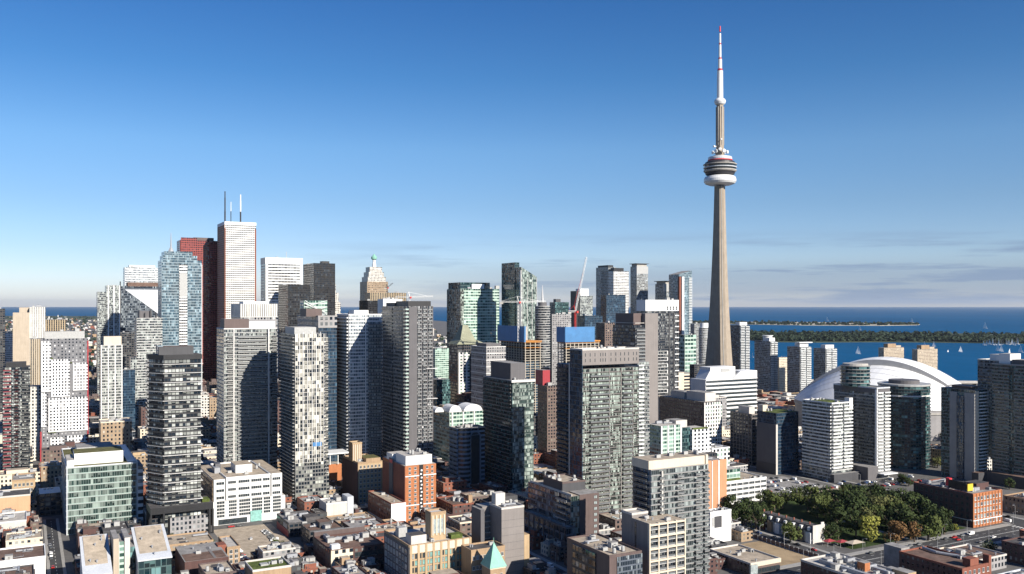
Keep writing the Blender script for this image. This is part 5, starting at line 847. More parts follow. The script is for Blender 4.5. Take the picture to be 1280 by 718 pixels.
b = low('brick_building', 'brown roof brick block', 'brick block with a plain dark brown roof and a snaking silver duct', OB, 1124, 1202, 1237, 713, 474, 'darkbrick_windows', 'roof_brown', par='red_brick', n=3, kinds=(5, 5, 0)); b.part('front_wall', 'red_brick', -.1, b.L + .1, -.5, -.13, 0, b.h + 1); b.windows('W', 6, 4, 1.4, 2.2, .5, b.L - .5, 0, b.h, at0=-.5); b.part('stair_box', 'red_brick', 8, 15, .5, 5, b.h, b.h + 4.5); b.part('stair_box', 'red_brick', b.L - 1.5, b.L + .6, -.6, 3, 0, b.h + 5)
m = MB(); pts = [(b.L - 6, b.D - 2), (b.L - 8, b.D - 12), (b.L - 4, b.D - 22), (b.L - 3, 9)]
for p, q in zip(pts, pts[1:]): m.bar((*p, b.h + 1), (*q, b.h + 1), .8, n=8)
m.build('silver_duct', 'duct_metal', b.root)
b.box('roof_deck', 'roof_grey', 2, 9, b.D + .2, b.D + 12, 0, b.h + 2)
low('brick_building', 'dark brick corner shop', 'dark brick building with cluttered roof cut by the right edge', LB, 1252, 1312, 1345, 692, 527, 'darkbrick_windows', 'roof_dark', par='dark_brick', n=10)
low('house', 'grey pitched house', 'low grey roofed building at the bottom right corner', 'house', 1246, 1300, 1330, 735, 452, 'grey_windows', 'roof_grey', par='light_metal', n=5)
# ------------------------------------------------------------------ ground, streets, lake, islands
def st(o): o['kind'] = 'structure'; return o
plain('asphalt', (.06, .06, .062), .9, .25, .08, spec=.2); plain('street_ground', (.13, .125, .12), .95, .35, .03, spec=.15); plain('sidewalk', (.3, .29, .27), .9, .2, .3); plain('grass_lawn', (.04, .06, .02), .95, .35, .1, spec=.1); plain('dirt', (.32, .24, .15), .95, .3, .08, spec=.1)
plain('sand_shore', (.4, .36, .28), .95, .2, .01); plain('far_land', (.06, .075, .05), .95, .5, .004, spec=.1)
def lakemat():
    m, t, p = newmat('lake_water'); tc = t.n('ShaderNodeTexCoord'); x, y, z = t.sep(tc.outputs['Object'])
    a = t.noise(t.vec(t.m('MULTIPLY', x, .0006), t.m('MULTIPLY', y, .00035), 0), 1.0, 5, .6); b_ = t.noise(t.vec(t.m('MULTIPLY', x, .01), t.m('MULTIPLY', y, .004), 0), 1.0, 4, .6)
    f = t.rng(t.m('ADD', t.m('MULTIPLY', a, .6), t.m('MULTIPLY', b_, .4)), .35, .65, 0, 1)
    t.put(p.inputs['Base Color'], t.mix(f, (.006, .07, .17), (.009, .095, .22))); p.inputs['Roughness'].default_value = .35; p.inputs['Specular IOR Level'].default_value = .0  # sky reflected in the waves is put into this blue
    bp = t.n('ShaderNodeBump'); bp.inputs['Strength'].default_value = .5; bp.inputs['Distance'].default_value = 2; t.put(bp.inputs['Height'], b_); t.put(p.inputs['Normal'], bp.outputs[0])
lakemat()
m = MB(); m.face([(-60000, -3000, -2), (60000, -3000, -2), (60000, 90000, -2), (-60000, 90000, -2)]); st(m.build('lake_water', 'lake_water'))
shore = [at(x, y) for x, y in ((1500, 478), (1300, 478), (1100, 476), (1000, 474), (870, 468), (800, 452), (740, 434), (690, 420), (640, 412), (590, 405), (545, 401), (480, 399), (430, 398), (330, 397), (250, 396), (60, 395), (-200, 394.5), (-900, 394.5))]
m = MB(); top = [(1600, -300, 0), *[tuple(p) for p in shore], (-9000, -300, 0)]
m.face(top); [m.face([(*top[i][:2], -2.5), (*top[(i + 1) % len(top)][:2], -2.5), top[(i + 1) % len(top)], top[i]]) for i in range(len(top))]; st(m.build('ground', 'street_ground'))
def sheet(name, mat, u0, u1, w0, w1, z=.004, h=None):
    m = MB(); q = [g2w(u0, w0), g2w(u1, w0), g2w(u1, w1), g2w(u0, w1)]
    if h: m.loft([[(p.x, p.y, 0) for p in q], [(p.x, p.y, h) for p in q]])
    else: m.face([(p.x, p.y, z) for p in q])
    return st(m.build(name, mat))
EXCL = []
WR = [(13, 19.5, 400, 740), (270, 280, 404, 560), (434, 446, 394, 600), (624, 642, 280, 900), (78, 0, 0, 0)]
UR = [(392, 1000, 370, 392), (24, 430, 660 - 36, 660 - 22), (-60, 700, 900, 914)]
for u0, u1, w0, w1 in WR[:4]:
    sheet('road', 'asphalt', u0, u1, w0, w1, .008); EXCL.append((u0 - (3.5 if u0 > 20 else 2), u1 + (3.5 if u0 > 20 else 2), w0, w1)); c = (u0 + u1) / 2
    for a, e in ((u0 - 3.2, u0), (u1, u1 + 3.2)) if u0 > 20 else ((u0 - 1.8, u0), (u1, u1 + 1.8)):
        for s0, s1 in ((w0, min(w1, 366)), (396 if w0 < 396 else w0, w1)):
            if s1 - s0 > 4: sheet('sidewalk', 'sidewalk', a, e, s0, s1, h=.14)
    m = MB(); w = w0 + 2
    while w < w1 - 4:
        if not 366 < w < 396: m.face([(*g2w(x, y)[:2], .012) for x, y in ((c - .12, w), (c + .12, w), (c + .12, w + 3), (c - .12, w + 3))])
        w += 8
    st(m.build('road_markings', 'road_paint'))
for u0, u1, w0, w1 in UR[:1]:
    sheet('road', 'asphalt', u0, u1, w0, w1, .004); EXCL.append((u0, u1, w0 - 5, w1 + 7)); c = (w0 + w1) / 2
    for a, e in ((w0 - 4, w0), (w1, w1 + 5)):
        for s0, s1 in ((u0, 430), (450, 620), (646, u1)): sheet('sidewalk', 'sidewalk', s0, s1, a, e, h=.14)
    m = MB(); u = u0 + 2
    while u < u1 - 4:
        if not (428 < u < 450 or 618 < u < 646):
            for o_, l in ((-.3, 8), (.3, 8), (-5.5, 3), (5.5, 3)): m.face([(*g2w(x, y)[:2], .012) for x, y in ((u, c + o_ - .1), (u + l, c + o_ - .1), (u + l, c + o_ + .1), (u, c + o_ + .1))])
        u += 8
    for k in range(8): m.face([(*g2w(x, y)[:2], .012) for x, y in ((616, w0 + 1 + k * 2.6), (620, w0 + 1 + k * 2.6), (620, w0 + 2.2 + k * 2.6), (616, w0 + 2.2 + k * 2.6))])
    st(m.build('road_markings', 'road_paint'))
sheet('park_lawn', 'grass_lawn', 467.5, 584, 402, 534, .006); EXCL.append((446, 584, 396, 536)); sheet('path', 'sidewalk', 470, 582, 455, 459, .01); sheet('path', 'sidewalk', 520, 524, 403, 454, .01)
sheet('car_park', 'roof_grey', 530, 612, 541, 606, .004); EXCL.append((528, 622, 538, 612)); sheet('car_park', 'roof_tan', 114.5, 155, 560, 650, .004); EXCL.append((113, 156, 556, 662))
sheet('dirt_lot', 'dirt', 394, 430, 396, 446, .006); EXCL.append((392, 433, 394, 447)); sheet('car_park', 'roof_tan', 586, 622, 455, 552, .005); EXCL.append((586, 624, 450, 552))
# islands
def strip(name, mat, pts, z): m = MB(); m.loft([[(p.x, p.y, -3) for p in pts], [(p.x, p.y, z) for p in pts]]); return st(m.build(name, mat))
near = [at(x, y) for x, y in ((925, 424), (960, 427.5), (1020, 428), (1090, 427.6), (1160, 428), (1210, 428.5), (1260, 429.5), (1340, 429), (1500, 428), (1500, 418.5), (1240, 417.5), (1100, 416), (1000, 416), (925, 415.5))]
strip('near_island', 'far_land', near, 1.0)
far = [at(x, y) for x, y in ((860, 404.4), (930, 405.8), (1000, 406.8), (1100, 407.2), (1148, 406.4), (1150, 405.6), (1090, 404), (1000, 402.8), (900, 402.4), (860, 402.4))]
strip('far_island', 'sand_shore', far, 1.0)
strip('headland', 'far_land', [at(x, y) for x, y in ((-900, 400), (40, 400), (130, 399), (240, 398.2), (330, 397.8), (330, 397.2), (60, 396), (-900, 395))], 9)
def leafmat(name, a, b_):
    m, t, p = newmat(name); oi = t.n('ShaderNodeObjectInfo'); geo = t.n('ShaderNodeNewGeometry')
    r = t.m('ADD', t.m('MULTIPLY', geo.outputs['Random Per Island'], .75), t.m('MULTIPLY', oi.outputs['Random'], .25))
    t.put(p.inputs['Base Color'], t.mix(r, a, b_)); p.inputs['Roughness'].default_value = .8; p.inputs['Specular IOR Level'].default_value = .15
leafmat('leaf_dark', (.02, .033, .011), (.05, .068, .022)); leafmat('leaf_mid', (.042, .06, .017), (.095, .112, .033)); leafmat('leaf_yellow', (.15, .16, .03), (.28, .27, .06)); leafmat('leaf_rust', (.12, .07, .03), (.2, .11, .045)); leafmat('leaf_olive', (.07, .08, .03), (.14, .14, .05)); leafmat('leaf_far', (.016, .027, .018), (.034, .05, .03))
plain('bark', (.1, .075, .055), .9, .3, .5)
def clump_mesh(m, rnd, c, r, n, s, squash=.8):
    for i in range(n):
        d = Vector((rnd.gauss(0, 1), rnd.gauss(0, 1), rnd.gauss(0, 1))).normalized(); k = r * (.55 + .45 * rnd.random() ** .5)
        p = Vector(c) + Vector((d.x * k, d.y * k, d.z * k * squash)); nn = (d + Vector((rnd.uniform(-.7, .7), rnd.uniform(-.7, .7), rnd.uniform(-.2, .9)))).normalized()
        a = nn.orthogonal().normalized(); e = nn.cross(a); t = rnd.uniform(0, 6.28); a, e = a * math.cos(t) + e * math.sin(t), e * math.cos(t) - a * math.sin(t); q = s * rnd.uniform(.6, 1.3)
        m.face([p - a * q - e * q * .6, p + a * q - e * q * .7, p + a * q * .8 + e * q * .7, p - a * q * .7 + e * q * .6])
def wood(name, label, pts, n, hr, s, mat, seed):
    """A far-off wood that reads as one mass: leaf clumps over a strip of land."""
    rnd = random.Random(seed); m = MB(); k = len(pts) // 2; A, Z = pts[:k], pts[k:][::-1]
    for i in range(n):
        t = rnd.random() * (k - 1.001); j = int(t); f = t - j; a = A[j].lerp(A[j + 1], f); z = Z[min(j, len(Z) - 2)].lerp(Z[min(j + 1, len(Z) - 1)], f); g = rnd.random() ** 1.6
        p = a.lerp(z, .04 + .9 * g); h = rnd.uniform(*hr); clump_mesh(m, rnd, (p.x, p.y, h * .5), h * .6, 9, s, .9)
    return tag(m.build(name, mat), label, 'woodland', kind='stuff')
wood('island_wood', 'dark band of trees covering the long near island', near, 2300, (10, 20), 6, 'leaf_far', 3); wood('island_wood', 'thin dark band of trees on the far island spit', far, 420, (8, 18), 9, 'leaf_far', 4)
# far low city on the left: one mass
rnd = random.Random(11); m = MB(); n = 0
while n < 2300:
    Y = 2100 * (6.2 ** rnd.random()); x = rnd.uniform(-120, 760); p = at(x, Y=Y); lim = 11900 if x < 300 else 7500 if x < 480 else 6500 if x < 545 else 4700 if x < 640 else 3300 if x < 700 else 2500
    if Y > lim: continue
    a, b_ = rnd.uniform(6, 24), rnd.uniform(6, 18); h = rnd.choice((5, 6, 7, 8, 9, 12, 14)) if rnd.random() < .97 else rnd.uniform(18, 42); mi = rnd.choice((0, 0, 1, 2, 3, 4, 5))
    u, w = w2g(p.x, p.y); q = [g2w(u + i, w + j) for i, j in ((0, 0), (a, 0), (a, b_), (0, b_))]
    m.loft([[(v.x, v.y, 0) for v in q], [(v.x, v.y, h) for v in q]], mi); n += 1
tag(m.build('far_low_city', ['pale_concrete', 'tan_brick', 'red_brick', 'white_slab', 'roof_grey', 'cream']), 'hazy sprawl of small low roofs reaching to the lake', 'far district', kind='stuff')
rnd = random.Random(12); m = MB(); n = 0
while n < 1700:
    Y = 2100 * (6.0 ** rnd.random()); x = rnd.uniform(-120, 740); p = at(x, Y=Y); lim = 11800 if x < 300 else 7400 if x < 480 else 6400 if x < 545 else 4600 if x < 640 else 3200 if x < 700 else 2500
    if Y > lim: continue
    r = rnd.uniform(5, 9) * (1 + Y / 9000); clump_mesh(m, rnd, (p.x, p.y, r * .8), r, 7, r * .5); n += 1
tag(m.build('far_tree_cover', 'leaf_far'), 'dark tree cover mixed into the far low city', 'woodland', kind='stuff')

# ------------------------------------------------------------------ the needle tower
TP = at(900, Y=1277); T = thing('communications_tower', 'very tall tapering concrete tower with a round pod and white antenna mast', 'tower', (TP.x, TP.y, 0), math.atan2(-TP.x, TP.y))
K_ = 1277 / F; zt = lambda y: H - (y - HOR) * K_
def yring(z, r, core, hw, rot):
    out = []
    for k in range(3):
        a = rot + k * 2 * math.pi / 3; d = Vector((math.cos(a), math.sin(a))); s_ = Vector((-d.y, d.x)); c_ = a + math.pi / 3; v = Vector((math.cos(c_), math.sin(c_))) * core
        out += [tuple(d * r - s_ * hw), tuple(d * r + s_ * hw), tuple(d * max(core, r * .35) * .95 + s_ * (hw + 1.0)), tuple(v)]
        # the root of the next leg
        a2 = a + 2 * math.pi / 3; d2 = Vector((math.cos(a2), math.sin(a2))); s2 = Vector((-d2.y, d2.x)); out.append(tuple(d2 * max(core, r * .35) * .95 - s2 * (hw + 1.0)))
    return [(*p, z) for p in out]
ROT = R(-75); rs = []
for i in range(25):
    f = i / 24; z = f * zt(233); e = 1 - f; r = 7.4 + 7.6 * e + 13.6 * e ** 2.6; rs.append(yring(z, r, 5.4 + 3.2 * e + 1.5 * e ** 3, 2.6 + 2.3 * e, ROT))
m = MB(); m.loft(rs); m.build('shaft', 'tower_concrete', T)
for k in range(3):
    a = ROT + k * 2 * math.pi / 3; m = MB(); d = Vector((math.cos(a), math.sin(a), 0)); s_ = Vector((-d.y, d.x, 0))
    ra = []
    for i in range(25):
        f = i / 24; e = 1 - f; r = 7.4 + 7.6 * e + 13.6 * e ** 2.6 + .05; z = f * zt(233); ra.append([tuple(d * (r + q) + s_ * w + Vector((0, 0, z))) for q, w in ((0, -.45), (.5, -.45), (.5, .45), (0, .45))])
    m.loft(ra); m.build('leg_rib', 'concrete', T)
def lathe(name, mat, prof, n=40, parent=T, smooth=False): m = MB(); m.lathe([(r * K_, zt(y)) for r, y in prof], n); return m.build(name, mat, parent, smooth)
lathe('radome_ring', 'pod_white', [(8, 232), (14, 231.6), (18, 230), (19.8, 227.5), (19.9, 224.5), (18.6, 221.6), (15.5, 220.2), (8, 219.8)], 48, smooth=True)
lathe('lower_deck', 'mast_black', [(13, 220.1), (17.5, 218.6), (18.3, 216.4), (16, 216.2)]); lathe('pod_deck', 'concrete', [(14, 216.15), (19, 215.6), (20.3, 214.2), (20.3, 213.2), (17, 213)])
lathe('pod_glass', 'window_glass', [(19, 213.1), (19.8, 211.2), (19.2, 211.1)]); lathe('pod_deck', 'light_metal', [(17, 211), (20.4, 210.7), (20.6, 209.6), (17, 209.3)]); lathe('pod_glass', 'window_glass', [(19.3, 209.4), (19.8, 207.2), (18, 207.1)]); lathe('pod_deck', 'concrete', [(17, 207.05), (20.6, 206.8), (20.7, 205.8), (18, 205.2)])
lathe('pod_roof', 'mast_black', [(18.6, 205.25), (18.2, 203.4), (15.3, 201.8), (9, 201.7)]); lathe('roof_drum', 'light_metal', [(14.6, 201.75), (14.9, 198.2), (14.4, 196.8), (7, 196.6)]); lathe('red_band', 'signal_red', [(14.9, 201.6), (15.2, 201.4), (15.2, 200.3), (14.8, 200.2)]); 
m = MB(); zz = [zt(196.8), zt(182), zt(150), zt(131)]; m.loft([[(r * math.cos(R(30 + 60 * i)), r * math.sin(R(30 + 60 * i)), z) for i in range(6)] for r, z in zip((6.6, 6.2, 5.8, 5.4), zz)]); m.build('upper_shaft', 'tower_concrete', T)
for k in range(6):
    a = R(60 * k); m = MB(); m.box(4.6, 5.9, -.5, .5, zt(182), zt(134)); o = m.build('shaft_rib', 'concrete', T); o.rotation_euler = (0, 0, a)
for a, y, r in ((-60, 190, 2.6), (-120, 190, 2.6), (-90, 188, 2.2), (-20, 191, 2.6), (-160, 191, 2.4), (-80, 176, 1.4), (-140, 184, 1.6), (60, 190, 2.4), (120, 190, 2.4)):
    m = MB(); m.lathe([(.2, 0), (r, .6), (r, 2.4), (r * .8, 2.8)], 12); m.box(-.6, .6, -.6, .6, -2, 0); o = m.build('microwave_dish', 'pod_white', T, loc=(9.2 * math.cos(R(a)), 9.2 * math.sin(R(a)), zt(y))); o.rotation_euler = (R(90), 0, R(a + 90))
m = MB(); m.lathe([(9.5, zt(196.5)), (9.8, zt(195.4)), (9.5, zt(195))], 24); m.build('equipment_deck', 'concrete', T)
lathe('upper_pod', 'pod_white', [(4.8, 131.5), (6.2, 130.2), (7.1, 127.8), (7.1, 126.2), (6, 124.4), (4.2, 123.2)], 32, smooth=True)
for r0, r1, y0, y1 in ((3.9, 3.6, 123.3, 89), (2.5, 2.4, 86, 74.4), (1.7, 1.5, 72, 56), (1.35, 1.2, 54, 42)): lathe('antenna_mast', 'pod_white', [(r0, y0), (r1, y1)], 14)
for r, y0, y1 in ((3.2, 88, 86.4), (2.1, 74, 72.6), (1.5, 55.6, 54.4), (1.0, 40, 33)): lathe('red_mast_band', 'signal_red', [(r, y0), (r * .9, y1)], 14)
FOOT.append([870 - 34, 870 + 34, 981 - 34, 981 + 34, 553, 'concrete needle tower'])

# ------------------------------------------------------------------ the domed stadium
DP = at(1108, Y=1150); D_ = thing('domed_stadium', 'huge white domed stadium with overlapping curved roof panels', 'stadium', (DP.x, DP.y, 0), 0)
RW = 112; m = MB(); m.lathe([(RW, 0), (RW, 35), (RW - 3, 36)], 64); m.build('stadium_wall', 'grey_windows', D_)
m = MB(); m.lathe([(RW + 1.2, 30), (RW + 1.2, 32), (RW, 32.2)], 64); m.build('ring_beam', 'concrete', D_)
ax = Vector((-.66, -.75)).normalized(); tx = Vector((-ax.y, ax.x)); S0 = 24
def dome_panel(name, s0, s1, r, top, base):
    def P(s, t):
        s = max(-r, min(r, s)); tm = math.sqrt(max(0, r * r - s * s)); tt = t * tm; q = max(0, 1 - (s * s + tt * tt) / (r * r)); p = ax * s + tx * tt
        return (p.x, p.y, base + (top - base) * q ** .95)
    m = MB(); ns, nt = 22, 40
    for i in range(ns):
        for j in range(nt):
            a, e = s0 + (s1 - s0) * i / ns, s0 + (s1 - s0) * (i + 1) / ns; b_, c_ = -math.cos(math.pi * j / nt), -math.cos(math.pi * (j + 1) / nt)
            m.face([P(a, b_), P(a, c_), P(e, c_), P(e, b_)])
    o = m.build(name, 'dome_white', D_, True); return o, P
o1, P1 = dome_panel('roof_panel', -111, S0, 112, 91, 36); o2, P2 = dome_panel('roof_panel', S0 - 3, 112, 113, 83.5, 35)
m = MB(); nt = 48
for j in range(nt):
    b_, c_ = -math.cos(math.pi * j / nt), -math.cos(math.pi * (j + 1) / nt); a0, a1 = Vector(P1(S0, b_)), Vector(P1(S0, c_)); dn = Vector((0, 0, -7.5)); f = Vector((ax.x, ax.y, 0)) * .25
    m.face([a0 + f, a1 + f, a1 + dn + f, a0 + dn + f]); m.face([a0, a1, a1 + f, a0 + f])
m.build('arch_rib', 'pale_concrete', D_)
for P, ss in ((P1, (-80, -58, -36, -14, 6)), (P2, (38, 52, 66, 80))):
    for s in ss:
        m = MB(); pr = [Vector(P(s, -math.cos(math.pi * j / 40))) + Vector((0, 0, .12)) for j in range(41)]
        for p, q in zip(pr, pr[1:]): m.face([p - Vector((ax.x, ax.y, 0)) * .35, q - Vector((ax.x, ax.y, 0)) * .35, q + Vector((ax.x, ax.y, 0)) * .35, p + Vector((ax.x, ax.y, 0)) * .35])
        m.build('roof_seam', 'unit_pale', D_)
EXCL.append((642, 770, 430, 565)); EXCL.append((352, 404, 300, 392)); EXCL.append((72, 118, 608, 646)); EXCL.append((959 - 112, 959 + 112, 788 - 112, 788 + 112))

# ------------------------------------------------------------------ cranes
def crane(label, pxx, Y, ybase, ytop, ang, L, cl, lift, cols):
    p = at(pxx, Y=Y); z0, z1 = H - (ybase - HOR) * Y / F, H - (ytop - HOR) * Y / F; t = thing('tower_crane', label, 'crane', (p.x, p.y, z0), R(ang)); h = z1 - z0
    def lattice(name, a, b_, w, mat, n):
        m = MB(); a, b_ = Vector(a), Vector(b_); d = (b_ - a).normalized(); q = Vector((0, 1, 0)) if abs(d.y) < .9 else Vector((1, 0, 0)); r = d.cross(q).normalized(); q = r.cross(d)
        cs = [(q * i + r * j) * w for i, j in ((1, 1), (1, -1), (-1, -1), (-1, 1))]
        for c in cs: m.bar(a + c, b_ + c, w * .24, n=4)
        for k in range(n):
            u, v = a.lerp(b_, k / n), a.lerp(b_, (k + 1) / n)
            for i in range(4): m.bar(u + cs[i], v + cs[(i + 1) % 4], w * .13, n=3)
        return m.build(name, mat, t)
    lattice('mast', (0, 0, 0), (0, 0, h), .75, cols[0], 12); e = Vector((math.cos(R(lift)), 0, math.sin(R(lift)))); lattice('jib', (0, 0, h + .5), tuple(e * L + Vector((0, 0, h + .5))), .7, cols[1], 16); lattice('counter_jib', (0, 0, h + .5), (-cl, 0, h + .5), .7, cols[1], 5)
    m = MB(); m.box(-cl - 1, -cl + 3, -1.2, 1.2, h - 2.2, h); m.build('counterweight', 'concrete', t); m = MB(); m.box(.6, 2.6, -2.6, -1, h - 1.4, h + 1); m.build('cab', 'crane_red', t); m = MB(); m.bar((0, 0, h), (-1.5, 0, h + 7), .5); m.bar((-1.5, 0, h + 7), tuple(e * L * .75 + Vector((0, 0, h + 1.2))), .12, n=3); m.bar((-1.5, 0, h + 7), (-cl, 0, h + 1), .12, n=3); m.build('apex_frame', cols[0], t)
crane('white crane with its jib raised steeply over the second unfinished tower', 719, 985, 412, 390, 30, 62, 9, 76, ('crane_red', 'crane_white'))
crane('pale flat top crane with a red cab over the first unfinished tower', 648, 1085, 428, 378, 12, 34, 22, 1, ('crane_white', 'crane_white'))
crane('small pale crane on the roof behind the charcoal tower', 512, 1150, 395, 372, 5, 30, 18, 2, ('crane_white', 'crane_white'))
crane('small dark luffing crane beside the stepped pyramid tower', 484, 1600, 372, 360, 10, 13, 4, 38, ('mast_black', 'mast_black'))

# ------------------------------------------------------------------ the air over the lake: one even, pale volume round everything
def haze():
    m = bpy.data.materials.new('haze_air'); m.use_nodes = True; t = NT(m.node_tree); out = t.n('ShaderNodeOutputMaterial'); v = t.n('ShaderNodeVolumePrincipled')
    v.inputs['Color'].default_value = (.80, .89, 1.0, 1); v.inputs['Density'].default_value = HAZE; v.inputs['Anisotropy'].default_value = .2; t.t.links.new(v.outputs[0], out.inputs['Volume']); MATS['haze_air'] = m
    b = MB(); b.box(-60500, 60500, -3200, 90500, -4, 620); o = b.build('haze', 'haze_air'); o['kind'] = 'stuff'; o['label'] = 'thin pale blue air over the city and the lake'
HAZE = 0.95e-5
if HAZE: haze()
# ------------------------------------------------------------------ trees
CROWN = {}
def crown(kind, mat):
    if (kind, mat) in CROWN: return CROWN[kind, mat]
    rnd = random.Random(100 + kind); m = MB()
    for i in range(11 + kind % 3 * 3):
        a, q = rnd.uniform(0, 6.28), rnd.random() ** .6 * .62; zz = rnd.uniform(.1, .95); w = q * (1.1 - .45 * abs(zz - .45) * 2)
        clump_mesh(m, rnd, (math.cos(a) * w, math.sin(a) * w, zz), rnd.uniform(.2, .42), 80, .055, .85)
    CROWN[kind, mat] = m.data('crown', [mat]); return CROWN[kind, mat]
TRUNK = []
for k in range(3):
    rnd = random.Random(k); m = MB(); m.bar((0, 0, 0), (.02, .01, .5), .035, n=7, w2=.022)
    for i in range(6): a = i * 1.05 + rnd.random(); m.bar((.02, .01, .3 + .04 * i), (math.cos(a) * .4, math.sin(a) * .4, .62 + rnd.random() * .35), .016, n=5, w2=.006)
    TRUNK.append(m.data('trunk', ['bark']))
trn = random.Random(5)
def tree(x, y, h, wd, mat, label, group=None, name='broadleaf_tree'):
    t = thing(name, label, 'tree', (x, y, 0), trn.uniform(0, 6.28), group); k = trn.randrange(6)
    o = link('trunk', TRUNK[k % 3], t); o.scale = (h, h, h * .9); c = link('crown', crown(k, mat), t, (0, 0, h * .2)); c.scale = (wd / 2 / .85, wd / 2 / .85, h * .68); return t
def ptree(px_, py, h, wd, mat, label, group=None, name='broadleaf_tree'): p = at(px_, py); return tree(p.x, p.y, h * 1.06, wd * 1.2, mat, label, group, name)
TG = 'trees in the park'
ptree(1087, 677, 17, 17, 'leaf_yellow', 'yellow green tree catching the sun at the front of the park', TG)
ptree(1120, 681, 15, 14, 'leaf_rust', 'rusty brown tree beside the yellow green tree', TG); ptree(1099, 652, 18, 17, 'leaf_olive', 'tall olive tree behind the yellow green tree', TG); ptree(1143, 678, 14, 10, 'leaf_rust', 'small russet tree right of the rusty brown tree', TG)
ptree(1160, 676, 18, 18, 'leaf_mid', 'green tree at the park corner facing the red brick warehouse', TG); ptree(1180, 668, 17, 14, 'leaf_dark', 'dark tree touching the shaded side of the red brick warehouse', TG)
for x, y, h, w in ((1128, 648, 20, 19), (1148, 655, 19, 18), (1128, 663, 18, 16), (1168, 660, 17, 15), (1140, 646, 18, 17), (1158, 664, 17, 15), (1112, 664, 16, 15), (1140, 668, 17, 15)): ptree(x, y, h, w, 'leaf_dark', 'tall dark park tree between the olive tree and the red brick warehouse', TG)
for x, y, h, w in ((1010, 640, 20, 21), (1022, 648, 17, 16), (1000, 632, 15, 14)): ptree(x, y, h, w, 'leaf_mid', 'broad green park tree behind the dark roof row houses', TG)
for x, y, h, w in ((1052, 640, 17, 15), (1082, 662, 15, 14), (1112, 650, 17, 15)): ptree(x, y, h, w, 'leaf_olive', 'lighter olive tree standing among the tall dark park trees', TG)
for x, y, h, w in ((1066, 636, 17, 16), (1094, 660, 16, 14), (1122, 656, 17, 15), (1030, 646, 16, 15)): ptree(x, y, h, w, 'leaf_mid', 'mid green tree standing among the tall dark park trees', TG)
for x, y, h, w in ((1048, 645, 20, 19), (1062, 658, 21, 20), (1075, 640, 19, 20), (1090, 635, 18, 18), (1058, 632, 17, 18), (1070, 671, 18, 16), (1104, 636, 16, 14), (1046, 664, 16, 14), (1078, 655, 18, 17), (1035, 640, 18, 18), (1066, 646, 19, 18), (1092, 645, 18, 18), (1116, 641, 18, 17), (1050, 655, 18, 17)): ptree(x, y, h, w, 'leaf_dark', 'tall dark tree in the middle of the park', TG)
for x, y, h, w in ((1038, 679, 12, 13), (1048, 674, 11, 11)): ptree(x, y, h, w, 'leaf_dark', 'low dark tree at the end of the dark roof row houses', TG)
for x, y, h, w in ((915, 646, 16, 17), (925, 655, 17, 17), (936, 652, 16, 17), (945, 662, 15, 14), (912, 660, 13, 12), (950, 650, 13, 13)): ptree(x, y, h, w, 'leaf_dark', 'dark tree before the white tiered office and the white mural box', 'trees by the white tiered office')
for x, y, h, w in ((957, 634, 13, 13), (968, 640, 14, 14), (978, 636, 14, 13)): ptree(x, y, h, w, 'leaf_mid', 'green tree between the white tiered office and the car park', 'trees by the upper car park')
ptree(988, 679, 13, 13, 'leaf_mid', 'round green tree in front of the dark roof row houses')
ptree(1238, 697, 10, 10, 'leaf_dark', 'lone dark street tree beside the road at the right'); ptree(1275, 702, 8, 9, 'leaf_mid', 'small green tree by the dark brick corner shop'); ptree(1193, 664, 5, 6, 'leaf_yellow', 'small yellow shrub on the corner by the red brick warehouse', name='shrub')
ptree(1262, 612, 9, 9, 'leaf_dark', 'dark tree at the foot of the front edge condo'); ptree(1127, 606, 9, 10, 'leaf_dark', 'dark tree at the foot of the round dark condo'); ptree(1136, 608, 7, 8, 'leaf_dark', 'second smaller dark tree at the foot of the round dark condo')
ptree(204, 690, 9, 8, 'leaf_mid', 'small green tree between the twin sloped roofs and the black podium'); ptree(201, 677, 7, 6, 'leaf_yellow', 'small yellow tree under the black podium'); ptree(206, 702, 8, 7, 'leaf_mid', 'low green tree by the two tone roof shed')
ptree(348, 690, 9, 9, 'leaf_mid', 'green tree at the edge of the lower car park by the red base pub'); ptree(356, 700, 9, 9, 'leaf_mid', 'green tree beside the green roof house'); ptree(351, 707, 7, 7, 'leaf_olive', 'small olive tree behind the green roof house')
for x, y in ((216, 676), (232, 678), (250, 676), (262, 680)): ptree(x, y, 5, 5, 'leaf_mid', 'small street tree in the plaza before the black podium', 'plaza trees')
ptree(97, 712, 6, 5, 'leaf_olive', 'small olive shrub in front of the green office', name='shrub'); ptree(1186, 552, 16, 20, 'leaf_dark', 'dark tree glimpsed between the round dark condo and the broad shaded condo'); ptree(1172, 585, 10, 14, 'leaf_olive', 'olive tree below the dome wall')
